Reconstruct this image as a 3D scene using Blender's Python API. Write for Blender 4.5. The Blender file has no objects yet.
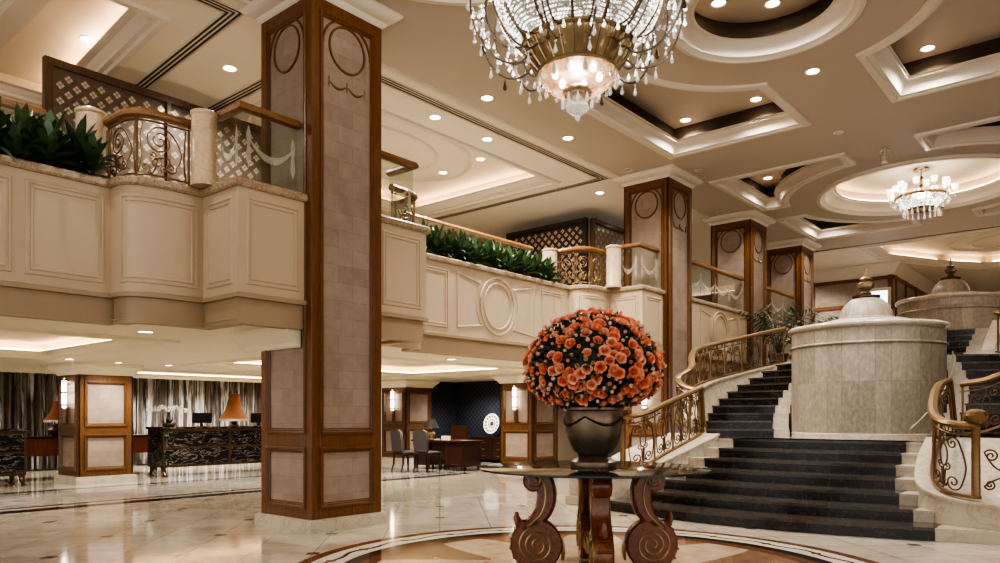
import bpy, bmesh, math, random
from mathutils import Vector, Matrix
from mathutils.geometry import tessellate_polygon
R = math.radians
PI = math.pi
random.seed(7)
scn = bpy.context.scene
COL = scn.collection
F_PX, HOR, EYE = 745.0, 416.0, 1.35

# ------------------------------------------------------------------ helpers
class MB:
    def __init__(s): s.v = []; s.f = []
    def add(s, vs, fs):
        o = len(s.v); s.v += [tuple(p) for p in vs]; s.f += [tuple(i + o for i in f) for f in fs]; return s
    def box(s, x0, y0, z0, x1, y1, z1):
        return s.add([(x0,y0,z0),(x1,y0,z0),(x1,y1,z0),(x0,y1,z0),(x0,y0,z1),(x1,y0,z1),(x1,y1,z1),(x0,y1,z1)],
                     [(0,3,2,1),(4,5,6,7),(0,1,5,4),(1,2,6,5),(2,3,7,6),(3,0,4,7)])
    def bar(s, a, b, w, h, up=(0,0,1)):
        a = Vector(a); b = Vector(b); d = (b-a).normalized(); sd = d.cross(Vector(up))
        if sd.length < 1e-4: sd = Vector((1,0,0))
        sd.normalize(); u = sd.cross(d); vs = []
        for p in (a, b):
            for i, j in ((-1,-1),(1,-1),(1,1),(-1,1)): vs.append(p + sd*(w/2*i) + u*(h/2*j))
        return s.add(vs, [(3,2,1,0),(4,5,6,7),(0,1,5,4),(1,2,6,5),(2,3,7,6),(3,0,4,7)])
    def tube(s, pts, r, seg=6, closed=False):
        pts = [Vector(p) for p in pts]; n = len(pts)
        if n < 2: return s
        rs = r if isinstance(r, (list, tuple)) else [r]*n
        prev = None; vs = []; fs = []
        for i, p in enumerate(pts):
            if closed: t = pts[(i+1) % n] - pts[i-1]
            else: t = pts[min(i+1, n-1)] - pts[max(i-1, 0)]
            if t.length < 1e-9: t = Vector((0,0,1))
            t.normalize()
            if prev is None:
                a = Vector((0,0,1)) if abs(t.z) < .9 else Vector((1,0,0))
                nrm = t.cross(a).normalized()
            else:
                nrm = prev - t*prev.dot(t)
                if nrm.length < 1e-6: nrm = t.orthogonal()
                nrm.normalize()
            prev = nrm; bn = t.cross(nrm)
            for k in range(seg):
                an = 2*PI*k/seg
                vs.append(p + (nrm*math.cos(an) + bn*math.sin(an))*rs[i])
        for i in range(n if closed else n-1):
            j = (i+1) % n
            for k in range(seg):
                l = (k+1) % seg
                fs.append((i*seg+k, i*seg+l, j*seg+l, j*seg+k))
        if not closed:
            fs.append(tuple(range(seg-1, -1, -1))); fs.append(tuple((n-1)*seg+k for k in range(seg)))
        return s.add(vs, fs)
    def lathe(s, prof, seg=32, c=(0,0,0), a0=0, a1=2*PI, flute=None):
        full = abs(a1-a0) > 2*PI-1e-6; m = seg if full else seg+1
        vs = []; fs = []; n = len(prof)
        for k in range(m):
            a = a0 + (a1-a0)*k/seg
            fl = flute(a) if flute else 1
            for r, z in prof: vs.append((c[0]+r*fl*math.cos(a), c[1]+r*fl*math.sin(a), c[2]+z))
        for k in range(seg):
            l = (k+1) % m
            for i in range(n-1): fs.append((k*n+i, l*n+i, l*n+i+1, k*n+i+1))
        if full:
            if prof[0][0] > 1e-4: fs.append(tuple(k*n for k in range(m-1, -1, -1)))
            if prof[-1][0] > 1e-4: fs.append(tuple(k*n+n-1 for k in range(m)))
        return s.add(vs, fs)
    def psweep(s, pts, prof, mp, closed=True, capends=True, closedprof=False):
        """sweep profile [(offset to the left, out)] along a plan polyline, mapped by mp(a,b,out)"""
        n = len(pts); P = [Vector((p[0], p[1])) for p in pts]; vs = []; fs = []; m = len(prof)
        nr = []
        for i in range(n):
            def en(a, b):
                d = (P[b]-P[a]); d = d.normalized() if d.length > 1e-9 else Vector((1,0)); return Vector((-d.y, d.x))
            if closed: n1, n2 = en(i-1, i), en(i, (i+1) % n)
            else:
                n1 = en(max(i-1,0), max(i,1)); n2 = en(min(i, n-2), min(i+1, n-1))
            b = n1+n2
            b = n1 if b.length < 1e-6 else b.normalized()
            k = 1/max(.35, b.dot(n1)); nr.append(b*k)
        for i in range(n):
            for o, out in prof:
                q = P[i]+nr[i]*o; vs.append(mp(q.x, q.y, out) if len(pts[i]) == 2 else mp(q.x, q.y, out+pts[i][2]))
        for i in range(n if closed else n-1):
            j = (i+1) % n
            for k in range(m if closedprof else m-1):
                l = (k+1) % m
                fs.append((i*m+k, j*m+k, j*m+l, i*m+l))
        if not closed and capends and closedprof:
            fs.append(tuple(range(m))); fs.append(tuple((n-1)*m+k for k in range(m-1, -1, -1)))
        return s.add(vs, fs)
    def poly(s, loops, z, flip=False):
        loops3 = [[Vector((p[0], p[1], 0)) for p in l] for l in loops]
        tri = tessellate_polygon(loops3); flat = [p for l in loops3 for p in l]
        vs = [(p.x, p.y, z) for p in flat]
        fs = []
        for t in tri:
            a, b, c = (flat[i] for i in t)
            up = (b-a).cross(c-a).z
            if abs(up) < 1e-9: continue
            fs.append(tuple(t) if (up > 0) != flip else tuple(reversed(t)))
        return s.add(vs, fs)
    def prism(s, loop, z0, z1):
        s.poly([loop], z1); s.poly([loop], z0, True); n = len(loop)
        zz = lambda z, i: z[i] if isinstance(z, (list, tuple)) else z
        vs = [(p[0], p[1], z0) for p in loop]+[(p[0], p[1], z1) for p in loop]
        return s.add(vs, [(i, (i+1) % n, (i+1) % n+n, i+n) for i in range(n)])
    def xf(s, M):
        s.v = [tuple(M @ Vector(p)) for p in s.v]; return s
    def merge(s, o, M=None):
        return s.add([M @ Vector(p) for p in o.v] if M else o.v, o.f)
    def mesh(s, name, mat, smooth=35, off=(0,0,0), normals=True):
        me = bpy.data.meshes.new(name)
        me.from_pydata([(p[0]-off[0], p[1]-off[1], p[2]-off[2]) for p in s.v], [], s.f)
        if normals:
            bm = bmesh.new(); bm.from_mesh(me)
            bmesh.ops.remove_doubles(bm, verts=bm.verts, dist=1e-5)
            bmesh.ops.recalc_face_normals(bm, faces=bm.faces); bm.to_mesh(me); bm.free()
        for m in (mat if isinstance(mat, (list, tuple)) else [mat]): me.materials.append(m)
        if smooth:
            me.polygons.foreach_set('use_smooth', [True]*len(me.polygons))
            me.set_sharp_from_angle(angle=R(smooth))
        me.update(); return me
    def build(s, name, mat, parent=None, smooth=35, label=None, normals=True):
        off = (0,0,0)
        if parent is not None:
            p = parent; off = Vector((0,0,0))
            while p is not None: off = off+p.location; p = p.parent
        o = bpy.data.objects.new(name, s.mesh(name, mat, smooth, off, normals)); COL.objects.link(o)
        if parent is not None: o.parent = parent
        if label: o['label'] = label
        return o

def tag(o, label=None, cat=None, group=None, kind=None):
    if label: o['label'] = label
    if cat: o['category'] = cat
    if group: o['group'] = group
    if kind: o['kind'] = kind
    return o
def thing(name, label, cat, loc=(0,0,0), group=None):
    o = bpy.data.objects.new(name, None); o.empty_display_size = .1; COL.objects.link(o); o.location = loc
    return tag(o, label, cat, group)
def struct(o): o['kind'] = 'structure'; return o
KIDS = {}
def kids_of(o):
    return [c for c in COL.objects if c.parent == o]
def dup(root, loc=None, rz=None, label=None, group=None, scale=None):
    def cp(o, par):
        c = o.copy(); COL.objects.link(c)
        if par is not None: c.parent = par
        for ch in list(o.children): cp(ch, c)
        return c
    bpy.context.view_layer.update()
    r = cp(root, None)
    if loc is not None: r.location = loc
    if rz is not None: r.rotation_euler = (0, 0, rz)
    if scale is not None: r.scale = (scale,)*3
    if label: r['label'] = label
    if group: r['group'] = group
    return r
ORD = ['first','second','third','fourth','fifth','sixth','seventh','eighth','ninth','tenth','eleventh','twelfth','thirteenth','fourteenth','fifteenth','sixteenth']
def circ(cx, cy, r, n=48, a0=0, a1=2*PI, ry=None):
    ry = r if ry is None else ry
    full = abs(a1-a0) > 2*PI-1e-6
    return [(cx+r*math.cos(a0+(a1-a0)*i/n), cy+ry*math.sin(a0+(a1-a0)*i/n)) for i in range(n if full else n+1)]
def smoothpath(pts, sub=6):
    """Catmull-Rom"""
    P = [Vector(p) for p in pts]; out = []
    for i in range(len(P)-1):
        p0 = P[max(i-1,0)]; p1 = P[i]; p2 = P[i+1]; p3 = P[min(i+2, len(P)-1)]
        for k in range(sub):
            t = k/sub
            out.append(.5*((2*p1)+(p2-p0)*t+(2*p0-5*p1+4*p2-p3)*t*t+(3*p1-p0-3*p2+p3)*t**3))
    out.append(P[-1]); return out
class Path:
    """plan path with arc length; pos(s), normal to the right side"""
    def __init__(s, pts):
        s.p = [Vector((q[0], q[1], q[2] if len(q) > 2 else 0)) for q in pts]; s.l = [0]
        for a, b in zip(s.p, s.p[1:]): s.l.append(s.l[-1]+(Vector((b.x-a.x, b.y-a.y))).length)
        s.L = s.l[-1]
    def at(s, d):
        d = max(0, min(s.L, d)); i = 0
        while i < len(s.l)-2 and s.l[i+1] < d: i += 1
        t = (d-s.l[i])/max(1e-9, s.l[i+1]-s.l[i]); p = s.p[i].lerp(s.p[i+1], t)
        dr = s.p[i+1]-s.p[i]; dr.z = 0; dr.normalize(); return p, dr
    def map(s, d, z, out=0):
        p, dr = s.at(d); n = Vector((dr.y, -dr.x, 0)); q = p+n*out; return (q.x, q.y, p.z+z)

# ------------------------------------------------------------------ materials
def srgb(r, g, b):
    f = lambda c: (c/255/12.92) if c/255 <= .04045 else ((c/255+.055)/1.055)**2.4
    return (f(r), f(g), f(b), 1)
class NM:
    def __init__(s, name):
        s.m = bpy.data.materials.new(name); s.m.use_nodes = True; s.t = s.m.node_tree; s.n = s.t.nodes
        s.b = s.n['Principled BSDF']; s.out = s.n['Material Output']
    def new(s, ty, **k):
        x = s.n.new(ty)
        for a, v in k.items():
            if a.startswith('i_'): x.inputs[a[2:].replace('_', ' ')].default_value = v
            else: setattr(x, a, v)
        return x
    def lk(s, a, b): s.t.links.new(a, b)
    def math(s, op, a, b=None, c=None):
        x = s.n.new('ShaderNodeMath'); x.operation = op
        for i, q in enumerate((a, b, c)):
            if q is None: continue
            if isinstance(q, (int, float)): x.inputs[i].default_value = q
            else: s.lk(q, x.inputs[i])
        return x.outputs[0]
    def mix(s, fac, a, b, bt='MIX'):
        x = s.n.new('ShaderNodeMix'); x.data_type = 'RGBA'; x.blend_type = bt
        for idx, q in ((0, fac), (6, a), (7, b)):
            if isinstance(q, (int, float)): x.inputs[idx].default_value = q
            elif isinstance(q, tuple): x.inputs[idx].default_value = q
            else: s.lk(q, x.inputs[idx])
        return x.outputs[2]
    def obj(s):
        return s.new('ShaderNodeTexCoord').outputs['Object']
    def noise(s, vec, scale, detail=4, rough=.55, dist=0):
        x = s.new('ShaderNodeTexNoise'); x.inputs['Scale'].default_value = scale; x.inputs['Detail'].default_value = detail
        x.inputs['Roughness'].default_value = rough; x.inputs['Distortion'].default_value = dist
        s.lk(vec, x.inputs['Vector']); return x.outputs['Fac']
    def ramp(s, fac, stops):
        x = s.new('ShaderNodeValToRGB'); e = x.color_ramp.elements
        while len(e) < len(stops): e.new(.5)
        for q, (p, c) in zip(e, stops): q.position = p; q.color = c
        s.lk(fac, x.inputs[0]); return x.outputs[0]
    def mapping(s, vec, sc=(1,1,1), rot=(0,0,0), loc=(0,0,0)):
        x = s.new('ShaderNodeMapping'); x.inputs['Scale'].default_value = sc; x.inputs['Rotation'].default_value = rot
        x.inputs['Location'].default_value = loc; s.lk(vec, x.inputs['Vector']); return x.outputs[0]
    def bump(s, h, st=.2, d=.02):
        x = s.new('ShaderNodeBump'); x.inputs['Strength'].default_value = st; x.inputs['Distance'].default_value = d
        s.lk(h, x.inputs['Height']); s.lk(x.outputs[0], s.b.inputs['Normal'])
    def col(s, c):
        if isinstance(c, tuple): s.b.inputs['Base Color'].default_value = c
        else: s.lk(c, s.b.inputs['Base Color'])
    def set(s, **k):
        for a, v in k.items(): s.b.inputs[a.replace('_', ' ')].default_value = v
        return s
def plain(name, c, rough=.5, metal=0, var=.08, scale=6, **k):
    q = NM(name); n = q.noise(q.obj(), scale, 5)
    c2 = tuple(x*(1-2*var) for x in c[:3])+(1,)
    q.col(q.mix(n, c2, c)); q.set(Roughness=rough, Metallic=metal)
    q.set(**k); return q.m
M = {}
M['cream'] = plain('cream_paint', srgb(194,173,147), .45, var=.05, scale=2)
M['band'] = plain('fascia_paint', srgb(166,144,116), .5, var=.05, scale=2)
M['taupe'] = plain('taupe_ceiling_paint', srgb(187,174,160), .6, var=.03, scale=.8)
M['cofdark'] = plain('coffer_painted_shade', srgb(80,66,52), .8, var=.05)  # shadow of the coffer recess put into the side colour
M['white'] = plain('ivory_moulding_paint', srgb(214,202,186), .45, var=.03, scale=3)
M['ivory'] = plain('ivory_ceiling_paint', srgb(226,214,194), .55, var=.03, scale=1)
M['lowc'] = plain('pale_cream_ceiling_paint', srgb(228,218,192), .55, var=.03, scale=1)
M['vent'] = plain('dark_slot', srgb(40,36,32), .6)
def wood(name, a, b, rough=.35, stretch=(14,14,1.2)):
    q = NM(name); v = q.mapping(q.obj(), stretch)
    n = q.noise(v, 3, 6, .6, 1.2); q.col(q.ramp(n, [(.3, a), (.7, b)])); q.set(Roughness=rough)
    q.b.inputs['Coat Weight'].default_value = .15; q.b.inputs['Coat Roughness'].default_value = .2
    return q.m
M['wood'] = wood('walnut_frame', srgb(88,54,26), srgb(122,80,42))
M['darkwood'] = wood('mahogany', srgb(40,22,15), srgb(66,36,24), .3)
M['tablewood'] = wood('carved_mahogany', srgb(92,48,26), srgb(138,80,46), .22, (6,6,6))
M['woodlow'] = wood('shaded_walnut_frame', srgb(80,52,28), srgb(114,78,44))  # same walnut, colour darkened to offset strong lamps on the low columns
M['railwood'] = wood('oak_handrail', srgb(106,72,40), srgb(140,98,56), .3, (4,4,12))
def stone_blocks(name, base, bw=.42, bh=.21, var=14):
    q = NM(name); o = q.obj(); sp = q.new('ShaderNodeSeparateXYZ'); q.lk(o, sp.inputs[0])
    u = q.math('ADD', sp.outputs[0], sp.outputs[1]); cb = q.new('ShaderNodeCombineXYZ'); q.lk(u, cb.inputs[0]); q.lk(sp.outputs[2], cb.inputs[1])
    b = q.new('ShaderNodeTexBrick'); b.offset = .5
    b.inputs['Scale'].default_value = 1; b.inputs['Brick Width'].default_value = bw; b.inputs['Row Height'].default_value = bh
    b.inputs['Mortar Size'].default_value = .0025; b.inputs['Mortar Smooth'].default_value = .1; b.inputs['Bias'].default_value = 0
    q.lk(cb.outputs[0], b.inputs['Vector'])
    r, g, bl = base
    b.inputs['Color1'].default_value = srgb(r+var*.6, g+var*.6, bl+var*.6); b.inputs['Color2'].default_value = srgb(r-var, g-var, bl-var)
    b.inputs['Mortar'].default_value = srgb(r-30, g-30, bl-30)
    n = q.noise(o, 7, 6); c = q.mix(.35, b.outputs['Color'], q.ramp(n, [(.3, srgb(r-25,g-25,bl-25)), (.7, srgb(r+15,g+15,bl+15))]))
    q.col(c); q.set(Roughness=.4); q.bump(b.outputs['Fac'], .15, -.01); return q.m
M['stone'] = stone_blocks('rose_travertine_blocks', (150,132,118), var=12)
M['stonelow'] = stone_blocks('pale_travertine_blocks', (205,190,170))
def marble(name, base, vein, rough=.2, scale=2.2, amt=.5, wd=.05, st=(1,1,1)):
    q = NM(name); o = q.mapping(q.obj(), st); n = q.noise(o, scale, 8, .6, 1.5)
    w = q.math('ABSOLUTE', q.math('SUBTRACT', n, .5)); v = q.ramp(w, [(0, (1,1,1,1)), (wd, (0,0,0,1))])
    n2 = q.noise(o, scale*.7, 4); c0 = q.mix(n2, tuple(x*.86 for x in base[:3])+(1,), base)
    q.col(q.mix(q.math('MULTIPLY', v, amt), c0, vein)); q.set(Roughness=rough); return q.m
M['marble'] = marble('cream_marble', srgb(198,186,168), srgb(150,132,108), .22, 2.5, .4)
M['marblecap'] = marble('veined_marble_cap', srgb(178,156,130), srgb(116,96,74), .25, 9, .7)
M['pillar'] = marble('warm_marble', srgb(204,180,150), srgb(160,130,98), .25, 9, .4)
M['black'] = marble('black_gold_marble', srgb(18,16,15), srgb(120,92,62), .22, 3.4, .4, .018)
M['blacktop'] = marble('black_marble_painted_sheen', srgb(66,60,54), srgb(120,98,72), .16, 3.4, .4, .02)  # black marble with the treads' reflected sheen put into its colour
M['blackwhite'] = marble('black_white_vein_marble', srgb(22,17,16), srgb(170,160,150), .18, 2.0, .6, .02, (1,1,3.5))
def drum_mat(name):
    q = NM(name); o = q.obj(); sp = q.new('ShaderNodeSeparateXYZ'); q.lk(o, sp.inputs[0])
    a = q.math('MULTIPLY', q.math('ARCTAN2', sp.outputs[1], sp.outputs[0]), 1.2)
    cb = q.new('ShaderNodeCombineXYZ'); q.lk(a, cb.inputs[0]); q.lk(sp.outputs[2], cb.inputs[1])
    b = q.new('ShaderNodeTexBrick'); b.offset = 0
    for k, v in (('Scale', 1), ('Brick Width', .235), ('Row Height', .9), ('Mortar Size', .003), ('Mortar Smooth', .1)): b.inputs[k].default_value = v
    q.lk(q.mapping(cb.outputs[0], loc=(.05,-.01,0)), b.inputs['Vector'])
    b.inputs['Color1'].default_value = srgb(164,152,136); b.inputs['Color2'].default_value = srgb(134,122,106); b.inputs['Mortar'].default_value = srgb(98,86,72)
    n = q.noise(q.mapping(o, (5,5,2.6)), 4, 8, .72)
    q.col(q.mix(q.math('MULTIPLY', n, .8), b.outputs['Color'], q.ramp(n, [(.35, srgb(104,92,78)), (.62, srgb(180,168,150))])))
    q.set(Roughness=.42); return q.m
M['drum'] = drum_mat('travertine_panels')
M['iron'] = plain('bronze_ironwork', srgb(140,112,78), .35, .6, .15, 20)
M['irondark'] = plain('dark_bronze_ironwork', srgb(104,80,54), .4, .6, .15, 20)
M['gilt'] = plain('gilding', srgb(190,164,116), .32, .65, .15, 20)
M['bronze'] = plain('aged_bronze', srgb(104,82,62), .3, .75, .25, 14)
M['gilt2'] = plain('weathered_gilding', srgb(150,132,100), .4, .6, .2, 20)
M['brass'] = plain('warm_brass', srgb(188,168,136), .2, .9, .2, 10)
M['urn'] = plain('dark_urn_bronze', srgb(150,128,106), .3, .55, .42, 9)
M['blackp'] = plain('black_plastic', srgb(16,16,18), .3)
M['leafA'] = plain('dracaena_leaf', srgb(98,126,82), .28, 0, .45, 9)
M['leafB'] = plain('rose_foliage', srgb(60,78,50), .45, 0, .4, 9)
M['palm'] = plain('palm_leaf', srgb(60,86,42), .5, 0, .3, 6)
M['soil'] = plain('planting_soil', srgb(38,30,24), .9)
M['grey_up'] = plain('grey_upholstery', srgb(66,60,58), .8)
M['leather'] = plain('brown_leather', srgb(76,46,28), .4)
M['white_p'] = plain('white_petal', srgb(236,230,220), .5)
M['etch'] = plain('frosted_etching', srgb(226,220,208), .7)
M['etch'].node_tree.nodes['Principled BSDF'].inputs['Alpha'].default_value = .34
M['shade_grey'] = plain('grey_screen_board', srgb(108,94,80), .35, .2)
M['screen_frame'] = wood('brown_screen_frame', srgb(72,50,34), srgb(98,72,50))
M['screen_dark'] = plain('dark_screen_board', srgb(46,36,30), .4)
M['silver'] = plain('pale_metal_inlay', srgb(226,214,196), .25, .5)
def petal(name, a, b):
    q = NM(name); lw = q.new('ShaderNodeLayerWeight'); lw.inputs[0].default_value = .4
    n = q.noise(q.obj(), 30, 3)
    q.col(q.mix(n, a, b)); q.set(Roughness=.55); q.b.inputs['Subsurface Weight'].default_value = 0; return q.m
M['rose'] = petal('coral_petals', srgb(250,176,140), srgb(254,200,170))
M['rosed'] = petal('deep_coral_petals', srgb(246,152,116), srgb(250,176,144))
M['rosel'] = petal('pale_peach_petals', srgb(248,206,176), srgb(252,228,204))
def emis(name, c, s):
    q = NM(name); q.col(c); q.b.inputs['Emission Color'].default_value = c; q.b.inputs['Emission Strength'].default_value = s; q.set(Roughness=.6); return q.m
M['lamp'] = emis('lit_lens', srgb(255,240,214), 9)
M['bulb'] = emis('lit_bulb', srgb(255,232,196), 30)
M['cove'] = emis('cove_strip', srgb(255,220,184), 8)
M['sconce'] = emis('lit_crystal_sconce', srgb(255,244,226), 7)
M['window'] = emis('daylit_pane', srgb(226,234,250), 2.2)
def shade_mat(name, c, s):
    q = NM(name); n = q.noise(q.mapping(q.obj(), (20,20,3)), 4, 4); cc = q.mix(n, tuple(x*.6 for x in c[:3])+(1,), c); q.col(cc)
    q.lk(cc, q.b.inputs['Emission Color']); q.b.inputs['Emission Strength'].default_value = s; q.set(Roughness=.8); return q.m
M['shade'] = shade_mat('copper_silk_shade', srgb(138,84,48), .14)
M['shadeblk'] = shade_mat('black_shade', srgb(40,34,30), .2)
def glass(name, tint, base=.05):
    q = NM(name); q.n.remove(q.b)
    tr = q.new('ShaderNodeBsdfTransparent'); tr.inputs[0].default_value = tint
    gl = q.new('ShaderNodeBsdfGlossy'); gl.inputs['Roughness'].default_value = .02; gl.inputs[0].default_value = (1,1,1,1)
    lw = q.new('ShaderNodeLayerWeight'); lw.inputs[0].default_value = .5
    mx = q.new('ShaderNodeMixShader'); q.lk(q.math('ADD', q.math('MULTIPLY', q.math('POWER', lw.outputs['Facing'], 5), .42), base), mx.inputs[0]); q.lk(tr.outputs[0], mx.inputs[1]); q.lk(gl.outputs[0], mx.inputs[2])
    q.lk(mx.outputs[0], q.out.inputs[0]); return q.m
M['glass'] = glass('clear_glass', (.93,.95,.93,1), .02)
M['tglass'] = glass('tabletop_glass', (.84,.88,.84,1), .03)
def edge():
    q = NM('green_glass_edge'); q.col(srgb(30,44,38)); q.set(Roughness=.1); return q.m
M['gedge'] = edge()
def crystal(name, e, tr):  # slight emission added so the crystal looks bright, though it is no lamp
    q = NM(name); q.n.remove(q.b)
    t = q.new('ShaderNodeBsdfTransparent'); t.inputs[0].default_value = (.95,.95,.95,1)
    g = q.new('ShaderNodeBsdfGlossy'); g.inputs['Roughness'].default_value = .06
    em = q.new('ShaderNodeEmission'); em.inputs[0].default_value = srgb(255,248,236); em.inputs[1].default_value = e
    a = q.new('ShaderNodeMixShader'); a.inputs[0].default_value = tr; q.lk(g.outputs[0], a.inputs[1]); q.lk(t.outputs[0], a.inputs[2])
    b = q.new('ShaderNodeAddShader'); q.lk(a.outputs[0], b.inputs[0]); q.lk(em.outputs[0], b.inputs[1])
    q.lk(b.outputs[0], q.out.inputs[0]); return q.m
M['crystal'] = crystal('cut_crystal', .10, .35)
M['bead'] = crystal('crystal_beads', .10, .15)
def sparkle(m):  # glints put into the beads as patchy emission
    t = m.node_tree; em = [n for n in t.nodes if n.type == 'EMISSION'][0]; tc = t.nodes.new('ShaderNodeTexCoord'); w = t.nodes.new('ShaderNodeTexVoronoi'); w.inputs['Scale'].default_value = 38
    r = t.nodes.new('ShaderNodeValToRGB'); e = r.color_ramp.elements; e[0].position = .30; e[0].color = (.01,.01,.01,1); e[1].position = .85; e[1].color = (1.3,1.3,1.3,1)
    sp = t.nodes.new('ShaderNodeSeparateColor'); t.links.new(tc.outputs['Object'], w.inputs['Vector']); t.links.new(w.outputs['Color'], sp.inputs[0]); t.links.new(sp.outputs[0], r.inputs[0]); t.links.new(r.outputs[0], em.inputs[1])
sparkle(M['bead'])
M['armm'] = plain('silvered_bronze', srgb(140,130,118), .25, .85, .2, 12)
M['amber'] = crystal('amber_crystal', .05, .1)
def frosted():
    q = NM('etched_glass_bowl'); n = q.noise(q.obj(), 14, 4); c = q.ramp(n, [(.4, srgb(176,138,106)), (.6, srgb(232,206,176))])
    q.col(c); q.lk(c, q.b.inputs['Emission Color']); q.b.inputs['Emission Strength'].default_value = .10; q.set(Roughness=.25)
    q.b.inputs['Alpha'].default_value = .6; return q.m
M['bowl'] = frosted()
def curtain():
    q = NM('striped_silk_drape'); sp = q.new('ShaderNodeSeparateXYZ'); q.lk(q.obj(), sp.inputs[0])
    cb = q.new('ShaderNodeCombineXYZ'); q.lk(sp.outputs[0], cb.inputs[0]); q.lk(q.math('MULTIPLY', sp.outputs[2], .03), cb.inputs[2])
    n = q.noise(cb.outputs[0], 7, 5, .7)
    q.col(q.ramp(n, [(.34, srgb(30,26,24)), (.43, srgb(104,94,82)), (.50, srgb(34,30,27)), (.565, srgb(200,196,190)), (.61, srgb(50,44,38)), (.70, srgb(150,144,136))])); q.set(Roughness=.45); return q.m
M['curtain'] = curtain()
def bluewall():
    q = NM('navy_lattice_wallcovering'); sp = q.new('ShaderNodeSeparateXYZ'); q.lk(q.obj(), sp.inputs[0])
    u = q.math('ADD', sp.outputs[0], sp.outputs[1]); cb = q.new('ShaderNodeCombineXYZ'); q.lk(u, cb.inputs[0]); q.lk(sp.outputs[2], cb.inputs[1])
    b = q.new('ShaderNodeTexBrick'); b.offset = 0
    for k, v in (('Scale', 1), ('Brick Width', .11), ('Row Height', .11), ('Mortar Size', .012)): b.inputs[k].default_value = v
    b.inputs['Color1'].default_value = srgb(34,37,48); b.inputs['Color2'].default_value = srgb(40,44,55); b.inputs['Mortar'].default_value = srgb(78,80,90)
    q.lk(q.mapping(cb.outputs[0], rot=(0,0,R(45))), b.inputs['Vector']); q.col(b.outputs['Color']); q.set(Roughness=.4); return q.m
M['navy'] = bluewall()
TC = (5.48, 3.59)
def floor_mat():
    q = NM('polished_marble_floor'); o = q.obj(); sp = q.new('ShaderNodeSeparateXYZ'); q.lk(o, sp.inputs[0]); X, Y = sp.outputs[0], sp.outputs[1]
    b = q.new('ShaderNodeTexBrick'); b.offset = 0
    for k, v in (('Scale', 1), ('Brick Width', .62), ('Row Height', .62), ('Mortar Size', .006), ('Mortar Smooth', .1)): b.inputs[k].default_value = v
    b.inputs['Color1'].default_value = srgb(186,175,156); b.inputs['Color2'].default_value = srgb(172,161,142); b.inputs['Mortar'].default_value = srgb(104,94,80)
    mp = q.mapping(o, rot=(0,0,R(45))); q.lk(mp, b.inputs['Vector'])
    n = q.noise(o, 2.2, 8, .65, 1); base = q.mix(.35, b.outputs['Color'], q.ramp(n, [(.35, srgb(152,136,114)), (.62, srgb(208,196,178))]))
    # small dark insets on every second tile corner
    s2 = q.new('ShaderNodeSeparateXYZ'); q.lk(mp, s2.inputs[0])
    def cell(v): return q.math('ABSOLUTE', q.math('SUBTRACT', q.math('MODULO', q.math('ADD', v, 62*1.24+.62), 1.24), .62))
    dsum = q.math('MAXIMUM', cell(s2.outputs[0]), cell(s2.outputs[1]))
    base = q.mix(q.math('LESS_THAN', dsum, .06), base, srgb(96,84,72))
    # grey veined carpet-like marble band before the reception
    inb = q.math('MULTIPLY', q.math('GREATER_THAN', Y, 12.0), q.math('LESS_THAN', Y, 15.45)); inb = q.math('MULTIPLY', inb, q.math('LESS_THAN', X, 13.0))
    g = q.noise(q.mapping(o, (.5,3,1)), 2.0, 8, .7, 1.5); grey = q.ramp(g, [(.38, srgb(150,140,128)), (.6, srgb(206,198,186))])
    base = q.mix(inb, base, grey)
    def stripe(c, w): return q.math('LESS_THAN', q.math('ABSOLUTE', q.math('SUBTRACT', Y, c)), w)
    st = q.math('MAXIMUM', q.math('MAXIMUM', stripe(12.0, .16), stripe(12.45, .07)), q.math('MAXIMUM', stripe(14.95, .15), stripe(14.5, .06)))
    base = q.mix(q.math('MULTIPLY', st, q.math('LESS_THAN', X, 13.0)), base, srgb(44,40,38))
    # medallion rings
    dx = q.math('SUBTRACT', X, TC[0]); dy = q.math('SUBTRACT', Y, TC[1])
    r = q.math('SQRT', q.math('ADD', q.math('MULTIPLY', dx, dx), q.math('MULTIPLY', dy, dy))); an = q.math('ARCTAN2', dy, dx)
    def band(a, bb): return q.math('MULTIPLY', q.math('GREATER_THAN', r, a), q.math('LESS_THAN', r, bb))
    wedge = q.math('SINE', q.math('MULTIPLY', an, 8)); wn = q.noise(o, 5, 6)
    tan = q.ramp(wn, [(.3, srgb(176,148,120)), (.7, srgb(206,184,156))]); rust = q.ramp(wn, [(.3, srgb(124,92,70)), (.7, srgb(156,122,96))])
    star = q.math('GREATER_THAN', q.math('ADD', wedge, q.math('MULTIPLY', q.math('SUBTRACT', r, 1.5), 1.6)), .25)
    inner = q.mix(star, tan, rust)
    base = q.mix(q.math('LESS_THAN', r, 2.70), base, inner)
    wht = q.ramp(wn, [(.3, srgb(206,192,172)), (.7, srgb(226,216,198))]); brn = q.ramp(wn, [(.3, srgb(92,60,42)), (.7, srgb(122,84,60))]); drk = srgb(46,34,28)
    base = q.mix(band(2.58, 2.70), base, brn); base = q.mix(band(2.28, 2.58), base, wht); base = q.mix(band(2.14, 2.28), base, drk); base = q.mix(band(1.98, 2.14), base, brn)
    wave = q.math('ABSOLUTE', q.math('SUBTRACT', r, q.math('ADD', 2.43, q.math('MULTIPLY', q.math('SINE', q.math('MULTIPLY', an, 24)), .028))))
    base = q.mix(q.math('LESS_THAN', wave, .022), base, drk)
    dd = q.math('ADD', q.math('ABSOLUTE', q.math('SUBTRACT', r, 2.43)), q.math('MULTIPLY', q.math('ABSOLUTE', q.math('SINE', q.math('MULTIPLY', an, 12))), .20))
    base = q.mix(q.math('LESS_THAN', dd, .06), base, brn)
    q.col(base); q.set(Roughness=.08); q.b.inputs['Specular IOR Level'].default_value = .6; return q.m
M['floor'] = floor_mat()

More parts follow.
